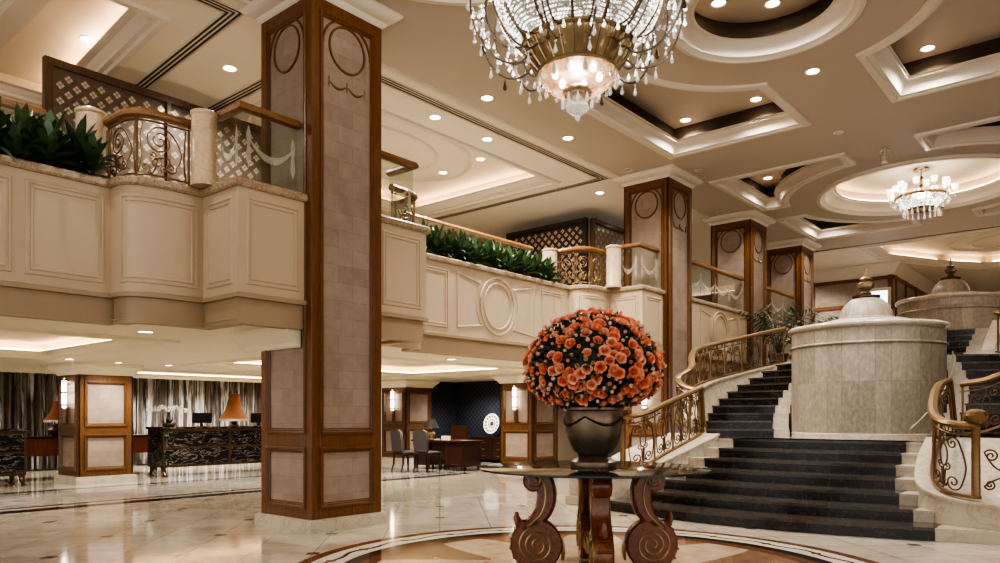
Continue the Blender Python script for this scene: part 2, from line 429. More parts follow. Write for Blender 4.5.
# ------------------------------------------------------------------ setting: floor and ceilings
ZC = 6.40
fl = MB(); fl.add([(-6,-10,0),(40,-10,0),(40,24,0),(-6,24,0)], [(0,1,2,3)]); struct(fl.build('floor', M['floor'], smooth=0))

AC = (9.35, 3.57); TR = (18.6, 3.58)
def arc_corner(x0, x1, y0, y1, c, rad):
    """rectangle whose corner towards c is cut away by a circle of radius rad about c (points CCW)"""
    sx = 1 if (x0+x1)/2 > c[0] else -1; sy = 1 if (y0+y1)/2 > c[1] else -1
    xn, xf = (x0, x1) if sx > 0 else (x1, x0); yn, yf = (y0, y1) if sy > 0 else (y1, y0)
    pa = (c[0]+sx*math.sqrt(rad**2-(yn-c[1])**2), yn); pb = (xn, c[1]+sy*math.sqrt(rad**2-(xn-c[0])**2))
    a0 = math.atan2(pa[1]-c[1], pa[0]-c[0]); a1 = math.atan2(pb[1]-c[1], pb[0]-c[0])
    arc = [(c[0]+rad*math.cos(a0+(a1-a0)*i/14), c[1]+rad*math.sin(a0+(a1-a0)*i/14)) for i in range(15)]
    pts = arc+[(xn, yf), (xf, yf), (xf, yn)]
    ar = sum(pts[i-1][0]*pts[i][1]-pts[i][0]*pts[i-1][1] for i in range(len(pts)))
    return pts if ar > 0 else pts[::-1]
coffers = [arc_corner(9.7, 13.22, 4.28, 6.86, AC, 2.02), arc_corner(9.7, 13.12, .3, 2.90, AC, 1.95),
           arc_corner(5.9, 9.0, .3, 2.86, AC, 1.95),
           arc_corner(15.2, 18.08, 4.28, 6.92, TR, 2.78), arc_corner(19.2, 22.05, 4.28, 6.95, TR, 2.78),
           arc_corner(15.05, 18.08, .24, 2.95, TR, 2.78), arc_corner(19.2, 22.05, .24, 2.95, TR, 2.78)]
roundA = circ(AC[0], AC[1], 1.13, 56); roundT = circ(TR[0], TR[1], 2.08, 64); roundC = circ(5.1, 4.85, 2.0, 64)
trayL = [(-3, 9.4), (4.42, 9.4), (4.74, 13.6), (-3, 13.6)]
trayR = [(6.7, 9.5), (13.0, 9.5), (13.0, 13.9), (6.7, 13.9)]
trayF = [(24.05, -3), (30, -3), (30, 3.9), (28.6, 5.0), (26.2, 6.2), (24.05, 6.2)]
cl = MB(); cl.poly([[(-6,-10),(23.55,-10),(23.55,8.3),(-6,8.3)]]+coffers+[roundA, roundT, roundC], ZC, True)
struct(cl.build('ceiling', M['taupe'], smooth=0, normals=False))
cl = MB(); cl.poly([[(-6,8.3),(23.55,8.3),(23.55,24),(-6,24)], trayL, trayR], ZC, True)
struct(cl.build('ceiling_balcony', M['ivory'], smooth=0, normals=False))
cl = MB(); cl.poly([[(23.55,-10),(40,-10),(40,24),(23.55,24)], trayF], ZC, True)
struct(cl.build('ceiling_far', M['ivory'], smooth=0, normals=False))
zmap = lambda a, b, o: (a, b, ZC+o)
PROF = [(-.06,0),(-.05,-.035),(0,-.05),(.05,-.05),(.07,-.02),(.12,-.015),(.13,.02),(.16,.085),(.20,.135),(.245,.155),(.25,.19),(.28,.19)]
def offset(pts, d):
    t = MB(); t.psweep(pts, [(d,0)], lambda a,b,o: (a,b,o)); return [(p[0], p[1]) for p in t.v]
for i, c in enumerate(coffers):
    m = MB(); m.psweep(c, PROF, zmap); o = m.build('trim_%d' % (i+1), M['white']); struct(o)
    m = MB(); m.psweep(c, [(.28,.19),(.15,.195),(.15,.46)], zmap); m.build('coffer_side', M['cofdark'], o)
    m = MB(); m.poly([offset(c, .15)], ZC+.46, True); m.build('coffer_top', M['taupe'], o, smooth=0, normals=False)
def roundtray(i, c, prof, depth, top):
    m = MB(); m.psweep(c, prof, zmap); o = m.build('trim_%d' % i, M['white']); struct(o)
    of, oz = prof[-1]
    m = MB(); m.psweep(c, [(of,oz),(of-.12,oz+.005),(of-.12,depth)], zmap); m.build('tray_side', M['taupe'] if top == 'ivory' else M['cofdark'], o)
    m = MB(); m.poly([offset(c, of-.12)], ZC+depth, True); m.build('tray_top', M[top], o, smooth=0, normals=False); return o
roundtray(8, roundA, [(-.06,0),(-.04,-.04),(.02,-.05),(.05,-.02),(.09,0),(.11,.04),(.16,.1),(.22,.13),(.24,.16),(.28,.16)], .44, 'taupe')
t9 = roundtray(9, roundT, [(-.08,0),(-.06,-.05),(.02,-.06),(.06,-.02),(.12,0),(.14,.05),(.22,.13),(.3,.16),(.31,.2),(.36,.2)], .42, 'ivory')
m = MB(); m.psweep(circ(TR[0], TR[1], 2.08-.27, 64), [(0,.205),(.06,.205),(.06,.225),(0,.225)], zmap, closedprof=True); m.build('cove_light', M['cove'], t9)
t10 = roundtray(10, roundC, [(-.08,0),(-.06,-.05),(.02,-.06),(.06,-.02),(.12,0),(.14,.05),(.22,.13),(.3,.16),(.31,.2),(.36,.2)], .42, 'ivory')
# balcony-side trays
def recttray(i, pts, depth, ell, cove_sides, steps=True):
    m = MB(); m.psweep(pts, [(-.10,0),(-.08,-.04),(0,-.045),(.03,-.01),(.09,0),(.1,.05),(.16,.09),(.18,.12),(.3,.12)], zmap)
    o = m.build('trim_%d' % i, M['white']); struct(o)
    m = MB(); m.psweep(pts, [(.3,.12),(.12,.13),(.12,depth)], zmap); m.build('tray_side', M['ivory'], o)
    m = MB(); m.poly([offset(pts, .12)], ZC+depth, True); m.build('tray_top', M['ivory'], o, smooth=0, normals=False)
    for a, b in cove_sides:
        p, q = Vector(pts[a]), Vector(pts[b]); d = (q-p).normalized(); n = Vector((-d.y, d.x))
        p = p+d*.3+n*.17; q = q-d*.3+n*.17
        m = MB(); m.bar((p.x,p.y,ZC+.145), (q.x,q.y,ZC+.145), .05, .03); m.build('cove_light', M['cove'], o)
    if ell:
        m = MB()
        for cx, cy, rx, ry, w in ell:
            m.psweep(circ(cx, cy, rx, 64, ry=ry), [(-w,0),(-w*.6,-.03),(0,-.04),(w*.6,-.03),(w,0)], lambda a,b,oo: (a,b,ZC+depth+oo))
        m.build('oval_moulding', M['white'], o)
    return o
recttray(11, trayL, .32, [(2.0,11.5,1.5,1.3,.06)], [(1,2)])
recttray(12, trayR, .32, [(9.6,11.6,2.5,1.55,.07),(9.6,11.6,1.6,1.05,.05)], [(1,2),(2,3)])
recttray(13, trayF, .34, [(27.4,1.9,1.7,2.6,.08),(27.4,1.9,1.2,2.0,.06)], [(1,2),(2,3),(3,4),(4,5)])
m = MB(); m.box(3.2,9.6,ZC+.2,3.5,13.5,ZC+.34); struct(m.build('trim_14', M['white']))
# linear slot diffusers round the balcony trays
def slots(name, pts, label):
    o = thing(name, label, 'air vent')
    for k in range(3):
        m = MB(); m.psweep(pts, [(.06*k,-.004),(.06*k+.032,-.004)], zmap, closed=False); m.build('slot', M['vent'], o, smooth=0)
    m = MB(); m.psweep(pts, [(-.03,0),(-.03,-.012),(-.01,-.012)], zmap, closed=False); m.psweep(pts, [(.165,-.012),(.185,-.012),(.185,0)], zmap, closed=False)
    m.build('vent_edge', M['white'], o)
slots('slot_diffuser', [(-3,8.5),(5.02,8.5),(5.36,14)], 'dark triple slot ceiling vent at upper left, turning behind the brown lattice screen')
slots('slot_diffuser', [(6.2,14),(6.2,8.5),(13.55,8.5),(13.55,14)], 'dark triple slot ceiling vent running from the big column towards the second column')
slots('slot_diffuser', [(23.6,9),(23.6,-6)], 'dark slot vent crossing the far ceiling above the domes')
# shallow crown between the beam and balcony ceiling
m = MB(); m.psweep([(-3,8.25),(23.4,8.25)], [(-.06,0),(-.04,-.03),(.04,-.03),(.06,0)], zmap, closed=False); struct(m.build('trim_15', M['white']))

# ------------------------------------------------------------------ balcony
def bay_left(mx): return [(mx-2.23,8.5),(mx-2.22,8.32),(mx-2.17,8.2),(mx-2.07,8.13),(mx-1.93,8.09),(mx-1.75,8.07),(mx-1.4,8.07),(mx-1.4,7.33),(mx-.54,7.33)]
def mirror(pts, mx): return [(2*mx-x, y) for x, y in pts][::-1]
B1, B2 = 5.67, 14.32
ZT = 3.90
bodyprof = [(.03,2.355),(.03,2.63),(-.02,2.64),(-.02,2.70),(0,2.72),(0,3.84),(.18,3.84),(.18,2.355)]
capprof = [(-.03,3.83),(-.045,3.85),(-.045,3.90),(-.03,3.92),(.26,3.92),(.26,3.83)]
vmap = lambda a, b, o: (a, b, o)
def parapet(pts, label, cap=True, panels=(), round_panels=()):
    c = pts[len(pts)//2]
    o = thing('balcony_parapet', label, 'balcony', (c[0], c[1], 2.355))
    m = MB(); m.psweep(pts, [(a, z) for a, z in bodyprof[3:]+bodyprof[:0]], vmap, closed=False, closedprof=False); m = MB()
    m.psweep(pts, [(0.0,2.69),(0,3.84),(.18,3.84),(.18,2.69)], vmap, closed=False, closedprof=True); m.build('wall_face', M['cream'], o)
    m = MB(); m.psweep(pts, [(.03,2.355),(.03,2.63),(-.025,2.635),(-.025,2.68),(0,2.69),(.18,2.69),(.18,2.355)], vmap, closed=False, closedprof=True); m.build('fascia', M['band'], o)
    if cap:
        m = MB(); m.psweep(pts, capprof, vmap, closed=False, closedprof=True); m.build('marble_cap', M['marblecap'], o)
    P = Path(pts)
    for s0, s1 in panels:
        q = MB(); n = max(1, int((s1-s0)/.08)) if s1-s0 < .95 else 8
        top = [(s0+(s1-s0)*i/n, 3.74) for i in range(n+1)]; bot = [(s1-(s1-s0)*i/n, 2.78) for i in range(n+1)]
        q.psweep((top+bot)[::-1], [(0,0),(.01,.014),(.03,.016),(.035,.002),(.05,.002),(.058,.012),(.075,.012),(.082,0)], lambda a,b,oo: P.map(a,b,oo+.001)); q.build('panel_moulding', M['cream'], o)
    for s, r in round_panels:
        q = MB()
        for rr, w in ((r,.025),(r*.8,.02)):
            q.psweep(circ(s, 3.27, rr, 48, ry=rr*1.08), [(-w,0),(-w*.5,.022),(w*.5,.022),(w,0)], lambda a,b,oo: P.map(a,b,oo+.001))
        q.build('oval_moulding', M['cream'], o)
        for sg in (-1, 1):
            q = MB(); e = s+sg*(r+.55); rr = r+.12
            arc = [(s+sg*rr*math.cos(R(x)), 3.27+rr*math.sin(R(x))) for x in range(-38, 39, 8)]
            lp = arc+[(e, 3.70), (e, 2.85)]
            if sg < 0: lp = lp[::-1]
            q.psweep(lp, [(0,0),(.01,.014),(.03,.016),(.04,0)], lambda a,b,oo: P.map(a,b,oo+.001)); q.build('panel_moulding', M['cream'], o)
    return o, P
parapet([(-2.5,8.5),(B1-2.17,8.5)], 'long cream planter wall of the balcony at far left of the photo', panels=[(.7,1.5),(1.6,2.4),(2.45,3.25),(3.35,4.12),(4.24,5.0),(5.11,5.87)])
LB = bay_left(B1); PL = Path(LB); s1 = PL.l[6]; s2 = PL.l[7]
bays = []
def bay(pts, label, panels): return parapet(pts, label, panels=panels)
bay(LB, 'cream balcony bay bulging out left of the big foreground column', [(.2, s1-.06), (s1+.09, s2-.09), (s2+.1, PL.L-.08)])
RB = mirror(LB, B1); PR = Path(RB)
bay(RB, 'cream balcony bay projecting right of the big foreground column', [(.08, PR.l[1]-.1), (PR.l[1]+.09, PR.l[2]-.09)])
parapet([(B1+2.17,8.5),(B2-2.17,8.5)], 'cream planter wall with oval medallion above the rose bouquet', panels=[(.12,.86),(3.35,4.08)], round_panels=[(2.1,.46)])
LB2 = bay_left(B2)
bay(LB2, 'cream balcony bay projecting left of the second column', [(.2, s1-.06), (s1+.09, s2-.09), (s2+.1, PL.L-.08)])
parapet([(14.86,7.3),(18.02,7.3)], 'cream balcony wall with oval medallion between second and third columns', panels=[], round_panels=[(1.6,.46)])
parapet([(19.12,7.3),(21.65,7.3)], 'cream balcony wall between the third and farthest columns', panels=[(.15,2.35)])
# lower ceiling (underside of the balcony) with recessed trays
edge_l = [(-6,8.5)]+LB[:-1]+[(B1+1.4,7.33)]+RB[2:]+LB2[:-1]+[(14.86,7.33),(24,7.33)]
edge_l = [(x, y+.05) for x, y in edge_l]
lt1 = [(-4,10.2),(4.9,10.2),(4.9,14.6),(-4,14.6)]; lt2 = [(7.4,10.2),(13.6,10.2),(13.6,14.6),(7.4,14.6)]
lt3 = [(-4,16.95),(4.6,16.95),(4.6,20),(-4,20)]; lt4 = [(7.3,16.95),(13.4,16.95),(13.4,20),(7.3,20)]
m = MB(); m.poly([edge_l+[(24,22),(-6,22)], lt1, lt2, lt3, lt4], 2.40, True); struct(m.build('ceiling_lower', M['lowc'], smooth=0, normals=False))
for i, t in enumerate((lt1, lt2, lt3, lt4)):
    m = MB(); m.psweep(t, [(-.12,0),(-.1,-.04),(0,-.05),(.05,-.01),(.1,0),(.12,.06),(.3,.06)], lambda a,b,o: (a,b,2.40+o)); o = struct(m.build('trim_%d' % (16+i), M['lowc']))
    m = MB(); m.psweep(t, [(.3,.06),(.1,.065),(.1,.2)], lambda a,b,oo: (a,b,2.40+oo)); m.build('tray_side', M['lowc'], o)
    m = MB(); m.poly([offset(t, .1)], 2.60, True); m.build('tray_top', M['lowc'], o, smooth=0, normals=False)
    m = MB(); m.psweep(offset(t, .16), [(0,.075),(.04,.075),(.04,.09),(0,.09)], lambda a,b,oo: (a,b,2.40+oo), closedprof=True); m.build('cove_light', M['cove'], o)
# upper floor slab behind the parapets
m = MB(); m.box(-6,8.72,2.7,24,22,3.5); struct(m.build('floor_upper', M['marble'], smooth=0))
# back walls
m = MB(); m.box(10,-9.9,0,36,-9.7,6.42); struct(m.build('wall_right', M['cream'], smooth=0))
m = MB(); m.box(-6,21.2,0,18,21.4,2.7); struct(m.build('wall_back', M['cream'], smooth=0))
m = MB(); m.box(-6,19.5,3.5,26,19.7,6.6); struct(m.build('wall_upper', M['ivory'], smooth=0))
m = MB(); m.box(15.46,12.6,0,24,12.75,2.4); struct(m.build('wall_inner', M['cream'], smooth=0))
m = MB(); m.box(14.84,7.62,0,24,7.7,2.36); struct(m.build('wall_stair', M['marble'], smooth=0))

# ------------------------------------------------------------------ columns
CW = 1.05
def face_map(k, w, d):
    """map (u,z,out) of side k of a w square column at origin"""
    a = k*PI/2
    def f(u, z, o):
        x, y = u, -(d/2+o); return (x*math.cos(a)-y*math.sin(a), x*math.sin(a)+y*math.cos(a), z)
    return f
def rect(u0, u1, z0, z1): return [(u0,z0),(u1,z0),(u1,z1),(u0,z1)]
def make_column(label, loc, top, tall=True, group=None, sconce_side=None):
    o = thing('column', label, 'column', (0,0,0), group); h = CW/2
    m = MB(); m.lathe([(0,0),(0,0)], 3) if 0 else None
    m.box(-h-.055,-h-.055,0,h+.055,h+.055,.135); m.add([], []); m.box(-h-.035,-h-.035,.135,h+.035,h+.035,.15); m.build('plinth', M['marble'], o, smooth=0)
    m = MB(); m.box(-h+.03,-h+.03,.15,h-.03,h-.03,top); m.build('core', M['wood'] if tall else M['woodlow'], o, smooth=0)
    fr = MB(); sw = .125
    panels = [(.28, .97), (1.15, top-.15)]
    for k in range(4):
        f = face_map(k, CW, CW-.06)
        def st(u0, u1, z0, z1): 
            q = MB(); q.psweep(rect(u0,u1,z0,z1), [(0,0),(0,.025),(.006,.03)], f); q.add([f(u0+.006,z0+.006,.03),f(u1-.006,z0+.006,.03),f(u1-.006,z1-.006,.03),f(u0+.006,z1-.006,.03)], [(0,1,2,3)]); fr.merge(q)
        st(-h,-h+sw,.15,top); st(h-sw,h,.15,top)
        for z0, z1 in ((.15,.28),(.97,1.15),(top-.15,top)): st(-h+sw,h-sw,z0,z1)
        for z0, z1 in panels:
            fr.psweep(rect(-h+sw,h-sw,z0,z1), [(-.015,.03),(-.01,.05),(.012,.052),(.022,.03),(.034,.03),(.044,.012),(.055,.012)], f)
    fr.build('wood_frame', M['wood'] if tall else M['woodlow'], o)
    for k in range(4):
        f = face_map(k, CW, CW-.06)
        for z0, z1 in panels:
            q = MB(); u = h-sw; q.add([f(-u,z0,.008),f(u,z0,.008),f(u,z1,.008),f(-u,z1,.008)], [(0,1,2,3)])
            q.add([f(-u,z0,0),f(u,z0,0),f(u,z1,0),f(-u,z1,0)], [(3,2,1,0)])
            q.build('stone_panel', M['stone'], o, smooth=0, normals=False)
        if tall:
            zc = top-.48; u = h-sw-.045
            q = MB(); q.psweep(circ(0, zc, .26, 40, ry=.27), [(-.014,.008),(-.01,.024),(.01,.024),(.014,.008)], f); q.build('medallion_ring', M['wood'], o)
            q = MB(); ar = [(u*math.cos(R(x)), zc-.02+.36*math.sin(R(x))) for x in range(0, 181, 9)]
            q.psweep(ar, [(-.014,.008),(-.01,.026),(.01,.026),(.014,.008)], f, closed=False); q.build('arch_moulding', M['wood'], o)
            if k in (1, 3): continue
            q = MB()
            for sx in (-1, 1):
                cx = sx*.135
                pt = [(cx-.125+.25*i/10, zc-.44-.06*math.sin(PI*i/10)) for i in range(11)]
                q.tube([f(a, b, .012) for a, b in pt], [.005+.012*math.sin(PI*i/10) for i in range(11)], 6)
            for u0 in (-.265, 0, .265):
                q.tube([f(u0, zc-.38-.028*i, .012) for i in range(6)], [.003,.011,.007,.013,.008,.002], 6)
            q.build('garland', M['iron'], o)
    # crown
    if tall:
        pr = [(h-.02,top-.02),(h+.02,top),(h+.04,top+.03),(h+.05,top+.05),(h+.10,top+.07),(h+.16,top+.11),(h+.19,top+.14),(h+.19,ZC)]
    else:
        pr = [(h-.02,top-.02),(h+.02,top),(h+.03,top+.03),(h+.07,top+.07),(h+.12,top+.12),(h+.16,top+.16),(h+.16,2.40)]
    m = MB(); sq = [(-1,-1),(1,-1),(1,1),(-1,1)]
    m.add([(a*r, b*r, z) for a, b in sq for r, z in pr], [(i*len(pr)+k, ((i+1) % 4)*len(pr)+k, ((i+1) % 4)*len(pr)+k+1, i*len(pr)+k+1) for i in range(4) for k in range(len(pr)-1)])
    m.build('capital', M['white'] if tall else M['lowc'], o)
    o.location = loc; return o
cx1 = 5.13+CW/2; cy1 = 7.21+CW/2
c1 = make_column('tall walnut-framed stone column in the foreground, left of the round table', (cx1, cy1, 0), 6.23)
for X, lb in ((13.78, 'second walnut-framed stone column, standing behind the rose bouquet'), (18.05, 'third walnut-framed stone column, left of the stair curve'), (21.75, 'farthest tall walnut-framed column, behind the potted palms')):
    dup(c1, (X+CW/2, cy1, 0), label=lb)
l1 = make_column('short walnut-framed column between the two reception desks', (5.77+CW/2, 15.76+CW/2, 0), 2.18, False)
dup(l1, (14.4+CW/2, 15.76+CW/2, 0), label='short walnut-framed column left of the navy alcove, behind grey chairs')
dup(l1, (14.4+CW/2, 11.2+CW/2, 0), label='short walnut-framed column with sconce, between sideboard and rose urn')
# crown collar where the balcony soffit meets the foreground column
h = CW/2; pr = [(h+.01,2.15),(h+.04,2.17),(h+.05,2.22),(h+.11,2.27),(h+.17,2.33),(h+.19,2.36),(h+.19,2.405)]
for sg in (-1, 1):
    m = MB(); m.add([(cx1+sg*r, yy, z) for yy in (7.42, 8.6) for r, z in pr], [(k, k+1, len(pr)+k+1, len(pr)+k) for k in range(len(pr)-1)])
    m.add([(cx1+sg*r, 7.42, z) for r, z in pr]+[(cx1+sg*h, 7.42, 2.405),(cx1+sg*h,7.42,2.15)], [tuple(range(len(pr)+2))]); m.build('soffit_collar', M['lowc'], c1)

# ------------------------------------------------------------------ sconces
def make_sconce(label, loc, rz):
    o = thing('wall_sconce', label, 'wall lamp', (0,0,0), 'crystal wall sconces on the lobby columns')
    m = MB(); m.box(-.05,-.02,-.36,.05,0,-.02); m.build('back_plate', M['irondark'], o)
    m = MB(); m.lathe([(.01,.55),(.042,.5),(.045,.1),(.04,-.02),(.01,-.05)], 12, (0,-.06,0)); m.build('crystal_tube', M['sconce'], o)
    m = MB()
    for z in (.5,.25,0):
        m.lathe([(.043,z),(.052,z+.01),(.052,z+.03),(.043,z+.04)], 12, (0,-.06,0))
    m.build('band', M['brass'], o)
    o.location = loc; o.rotation_euler = (0,0,rz); return o
s0 = make_sconce('lit crystal wall sconce on the column between reception desks', (5.77-.01, 15.76+.52, 1.55), -PI/2)
dup(s0, (14.39, 15.76+.5, 1.55), label='lit crystal wall sconce behind the grey chairs')
dup(s0, (14.39, 11.2+.52, 1.55), label='lit crystal wall sconce on column beside sideboard, left of roses')
dup(s0, (13.77, cy1, 1.55), label='lit crystal wall sconce right of the urn, below the balcony')

# ------------------------------------------------------------------ balcony furniture: marble posts, iron and glass balustrades, handrails
def post(loc, label, h=.78, r=.15):
    o = thing('marble_post', label, 'post', (loc[0], loc[1], 3.92))
    m = MB(); m.lathe([(r*1.08,3.92),(r*1.08,3.98),(r,4.0),(r,3.92+h-.06)], 24, (loc[0],loc[1],0)); m.build('shaft', M['pillar'], o)
    m = MB(); m.lathe([(r,3.92+h-.06),(r*1.1,3.92+h-.04),(r*1.1,3.92+h-.015),(r*.9,3.92+h),(0,3.92+h)], 24, (loc[0],loc[1],0)); m.build('cap', M['pillar'], o)
post((3.40,8.93), 'round marble post at the left end of the curved iron balustrade, beside leafy plants', .86)
post((4.22,7.95), 'round marble post between curved iron balustrade and etched glass, left of big column', .84, .135)
post((12.87,7.95), 'round marble post beside etched glass, left of the second column', .84, .15)
post((12.05,8.93), 'round marble post at the right end of the long planter, before lattice screen')
def scroll(kind, n=56, tight=1.35, p=2.2):
    th = 0; pts = [(0,0)]; x = y = 0
    for i in range(n):
        s = (i+.5)/n; k = .12+tight*abs(2*s-1)**p*2.2
        if kind == 'S' and s > .5: k = -k
        th += k*2*PI*1.25/n; x += math.cos(th)/n; y += math.sin(th)/n; pts.append((x, y))
    return pts
def fit(pts, x0, x1, y0, y1, fx=False, fy=False, rot=0):
    c, s = math.cos(rot), math.sin(rot); pts = [(a*c-b*s, a*s+b*c) for a, b in pts]
    xs = [p[0] for p in pts]; ys = [p[1] for p in pts]
    a0, a1, b0, b1 = min(xs), max(xs), min(ys), max(ys); out = []
    for a, b in pts:
        u = (a-a0)/(a1-a0); v = (b-b0)/(b1-b0)
        if fx: u = 1-u
        if fy: v = 1-v
        out.append((x0+(x1-x0)*u, y0+(y1-y0)*v))
    return out
SC = scroll('C'); SS = scroll('S')
def spiral(cx, cy, r, turns, a0, n=40, grow=True, sgn=1):
    return [(cx+r*(1-.88*i/n)*math.cos(a0+sgn*2*PI*turns*i/n), cy+r*(1-.88*i/n)*math.sin(a0+sgn*2*PI*turns*i/n)) for i in range(n+1)]
def volute(c1, r1, a1, s1, mids, c2, r2, a2, s2, t1=1.6, t2=1.6):
    """a scroll: spiral unwinding from c1 (leaving at angle a1), through mids, winding into c2 (entering at angle a2)"""
    A = spiral(c1[0], c1[1], r1, t1, a1, 34, sgn=s1)[::-1]; B = spiral(c2[0], c2[1], r2, t2, a2, 34, sgn=s2)
    mid = smoothpath([(p[0], p[1], 0) for p in [A[-4], A[-1]]+mids+[B[0], B[3]]], 7)[7:-7]
    return A[:-1]+[(p.x, p.y) for p in mid]+B[1:]
def motif(s0, s1, z0, z1, big=True):
    w = s1-s0; h = z1-z0; L = []; q = lambda u, v: (s0+w*u, z0+h*v)
    r = min(w*.36, h*.27)
    L.append(volute(q(.44,.66), r, R(40), 1, [q(.88,.50)], q(.66,.20), r*.42, R(10), -1, 2.2, 1.4))
    L.append(volute(q(.36,.26), r*.40, R(60), -1, [q(.30,.05)], q(.16,.13), r*.30, R(-60), 1, 1.4, 1.2))
    L.append(volute(q(.30,.38), r*.24, R(-80), 1, [q(.62,.36)], q(.52,.14), r*.30, R(40), 1, 1.2, 1.3))
    L.append([q(.03,.05), q(.10,.35), q(.06,.7), q(.12,.98)]); L.append([q(.97,.02), q(.93,.4), q(.97,.97)])
    return L
def lyre(s0, s1, z0, z1):
    w = s1-s0; h = z1-z0; L = []
    for fx in (False, True):
        q = lambda u, v: (s0+w*(1-u if fx else u), z0+h*v); g = -1 if fx else 1
        a = lambda d: R(180-d) if fx else R(d)
        r = min(w*.17, h*.15)
        L.append(volute(q(.28,.15), r, a(200), g, [q(.06,.42), q(.12,.70)], q(.30,.84), r*.8, a(150), -g, 1.5, 1.5))
        L.append(volute(q(.40,.42), r*.5, a(-60), -g, [q(.46,.22)], q(.44,.08), r*.3, a(60), -g, 1.2, 1.0))
    cx = (s0+s1)/2
    L.append(circ(cx, z0+h*.60, w*.10, 24, ry=h*.20)+[(cx+w*.10, z0+h*.60)])
    L.append([(cx, z0), (cx, z0+h*.40)]); L.append([(cx, z0+h*.80), (cx, z1)])
    return L
def iron_panel(parent, P, s0, s1, zb, zt, r=.008, style='lyre', mat='iron'):
    m = MB()
    for c in (lyre if style == 'lyre' else motif)(s0, s1, zb, zt): m.tube([P.map(a, b) for a, b in c], r, 5)
    m.build('scroll_panel', M[mat], parent)
def iron_balustrade(pts, label, flip=False, np=2):
    P = Path(pts); c = P.at(P.L/2)[0]; o = thing('iron_balustrade', label, 'railing', (c.x, c.y, 3.92))
    zb, zt = 3.99, 4.58
    m = MB(); hr = [P.map(P.L*i/24, 4.66) for i in range(25)]; m.psweep([(a,b) for a,b,_ in hr], [(-.05,4.63),(-.055,4.66),(-.03,4.70),(.03,4.70),(.055,4.66),(.05,4.63),(.03,4.61),(-.03,4.61)], vmap, closed=False, closedprof=True); m.build('handrail', M['railwood'], o)
    for z in (zb, zt):
        m = MB(); m.tube([P.map(P.L*i/24, z) for i in range(25)], .011, 6); m.build('rail', M['iron'], o)
    for i in range(np+1):
        s = .02+(P.L-.04)*i/np; m = MB(); m.tube([P.map(s, 3.92), P.map(s, 4.62)], .013, 6); m.build('baluster', M['iron'], o)
    for i in range(np):
        a = .04+(P.L-.08)*i/np; b = .04+(P.L-.08)*(i+1)/np
        iron_panel(o, P, a, b, zb, zt, .009, 'motif' if (b-a) > .3 else 'lyre')
def bulge_path(mx, inset=.1): 
    return [(mx-2.13,8.82),(mx-2.13,8.5),(mx-2.11,8.36),(mx-2.06,8.27),(mx-1.97,8.21),(mx-1.85,8.18),(mx-1.50,8.16)]
    return [(mx-2.13,8.55)]+[(mx-2.13+.34*(1-math.cos(a)), 8.55-.36*math.sin(a)) for a in [R(x) for x in (20,40,60,75,90)]]+[(mx-1.70,8.17)]
iron_balustrade(bulge_path(B1), 'curved bronze scrollwork balustrade at upper left, above the bulging bay', np=2)
iron_balustrade(mirror(bulge_path(B1), B1), 'bronze scrollwork balustrade half hidden behind glass, right of the big column', np=2)
iron_balustrade(bulge_path(B2), 'curved bronze scrollwork balustrade before the lattice screen, left of second column', np=3)
def swag_mesh(q, f, s0, s1, zt, o=0.004):
    n = 16; w = s1-s0; ed = [[], []]
    for i in range(n+1):
        t = i/n; zc = zt-.12-.20*math.sin(PI*t)**.8; hw = .012+.032*math.sin(PI*t)
        ed[0].append(f(s0+w*t, zc+hw, o)); ed[1].append(f(s0+w*t, zc-hw, o))
    q.add(ed[0]+ed[1], [(i, i+1, n+2+i, n+1+i) for i in range(n)])
    for s in (s0, s1):
        z = [zt, zt-.10, zt-.22, zt-.36, zt-.46]; ww = [.008,.03,.018,.034,.005]
        q.add([f(s-a, zz, o) for a, zz in zip(ww, z)]+[f(s+a, zz, o) for a, zz in zip(ww, z)], [(i, i+1, 6+i, 5+i) for i in range(4)])
def glass_balustrade(pts, label, zt=4.72, swags=None):
    P = Path(pts); c = P.at(P.L/2)[0]; o = thing('glass_balustrade', label, 'railing', (c.x, c.y, 3.92))
    m = MB(); m.psweep(pts, [(-.05,zt),(-.055,zt+.03),(-.035,zt+.075),(.035,zt+.075),(.055,zt+.03),(.05,zt),(.025,zt-.015),(-.025,zt-.015)], vmap, closed=False, closedprof=True); m.build('handrail', M['railwood'], o)
    for i in range(len(pts)-1):
        a, b = P.l[i], P.l[i+1]
        q = MB(); p1, p2 = P.p[i], P.p[i+1]; d = (p2-p1).normalized(); g = .012 if i else 0
        q.bar(p1+d*g+Vector((0,0,(3.92+zt)/2)), p2-d*g+Vector((0,0,(3.92+zt)/2)), .012, zt-3.93); gl = q.build('glass_pane', M['glass'], o, smooth=0)
        L = b-a; nsw = max(1, round(L/.85))
        e = MB(); f = lambda s, z, oo: P.map(max(a+.003, min(b-.003, s)), z, .008+oo)
        for k in range(nsw):
            u0 = a+.08+(L-.16)*k/nsw; u1 = a+.08+(L-.16)*(k+1)/nsw; swag_mesh(e, f, u0, u1, zt-.16)
        e.build('etched_swag', M['etch'], gl, smooth=0, normals=False)
    return o
gb = lambda mx: [(mx-1.28,7.95),(mx-1.28,7.46),(mx-.55,7.46)]
glass_balustrade(gb(B1), 'etched glass balustrade with oak handrail, left of the big column')
glass_balustrade(mirror(gb(B1), B1), 'etched glass balustrade with oak handrail, right of the big column')
glass_balustrade(gb(B2), 'etched glass balustrade with oak handrail, left of the second column')
glass_balustrade([(14.86,7.42),(18.02,7.42)], 'long etched glass balustrade between second and third columns')
glass_balustrade([(19.12,7.42),(21.7,7.42)], 'etched glass balustrade between third and farthest columns')
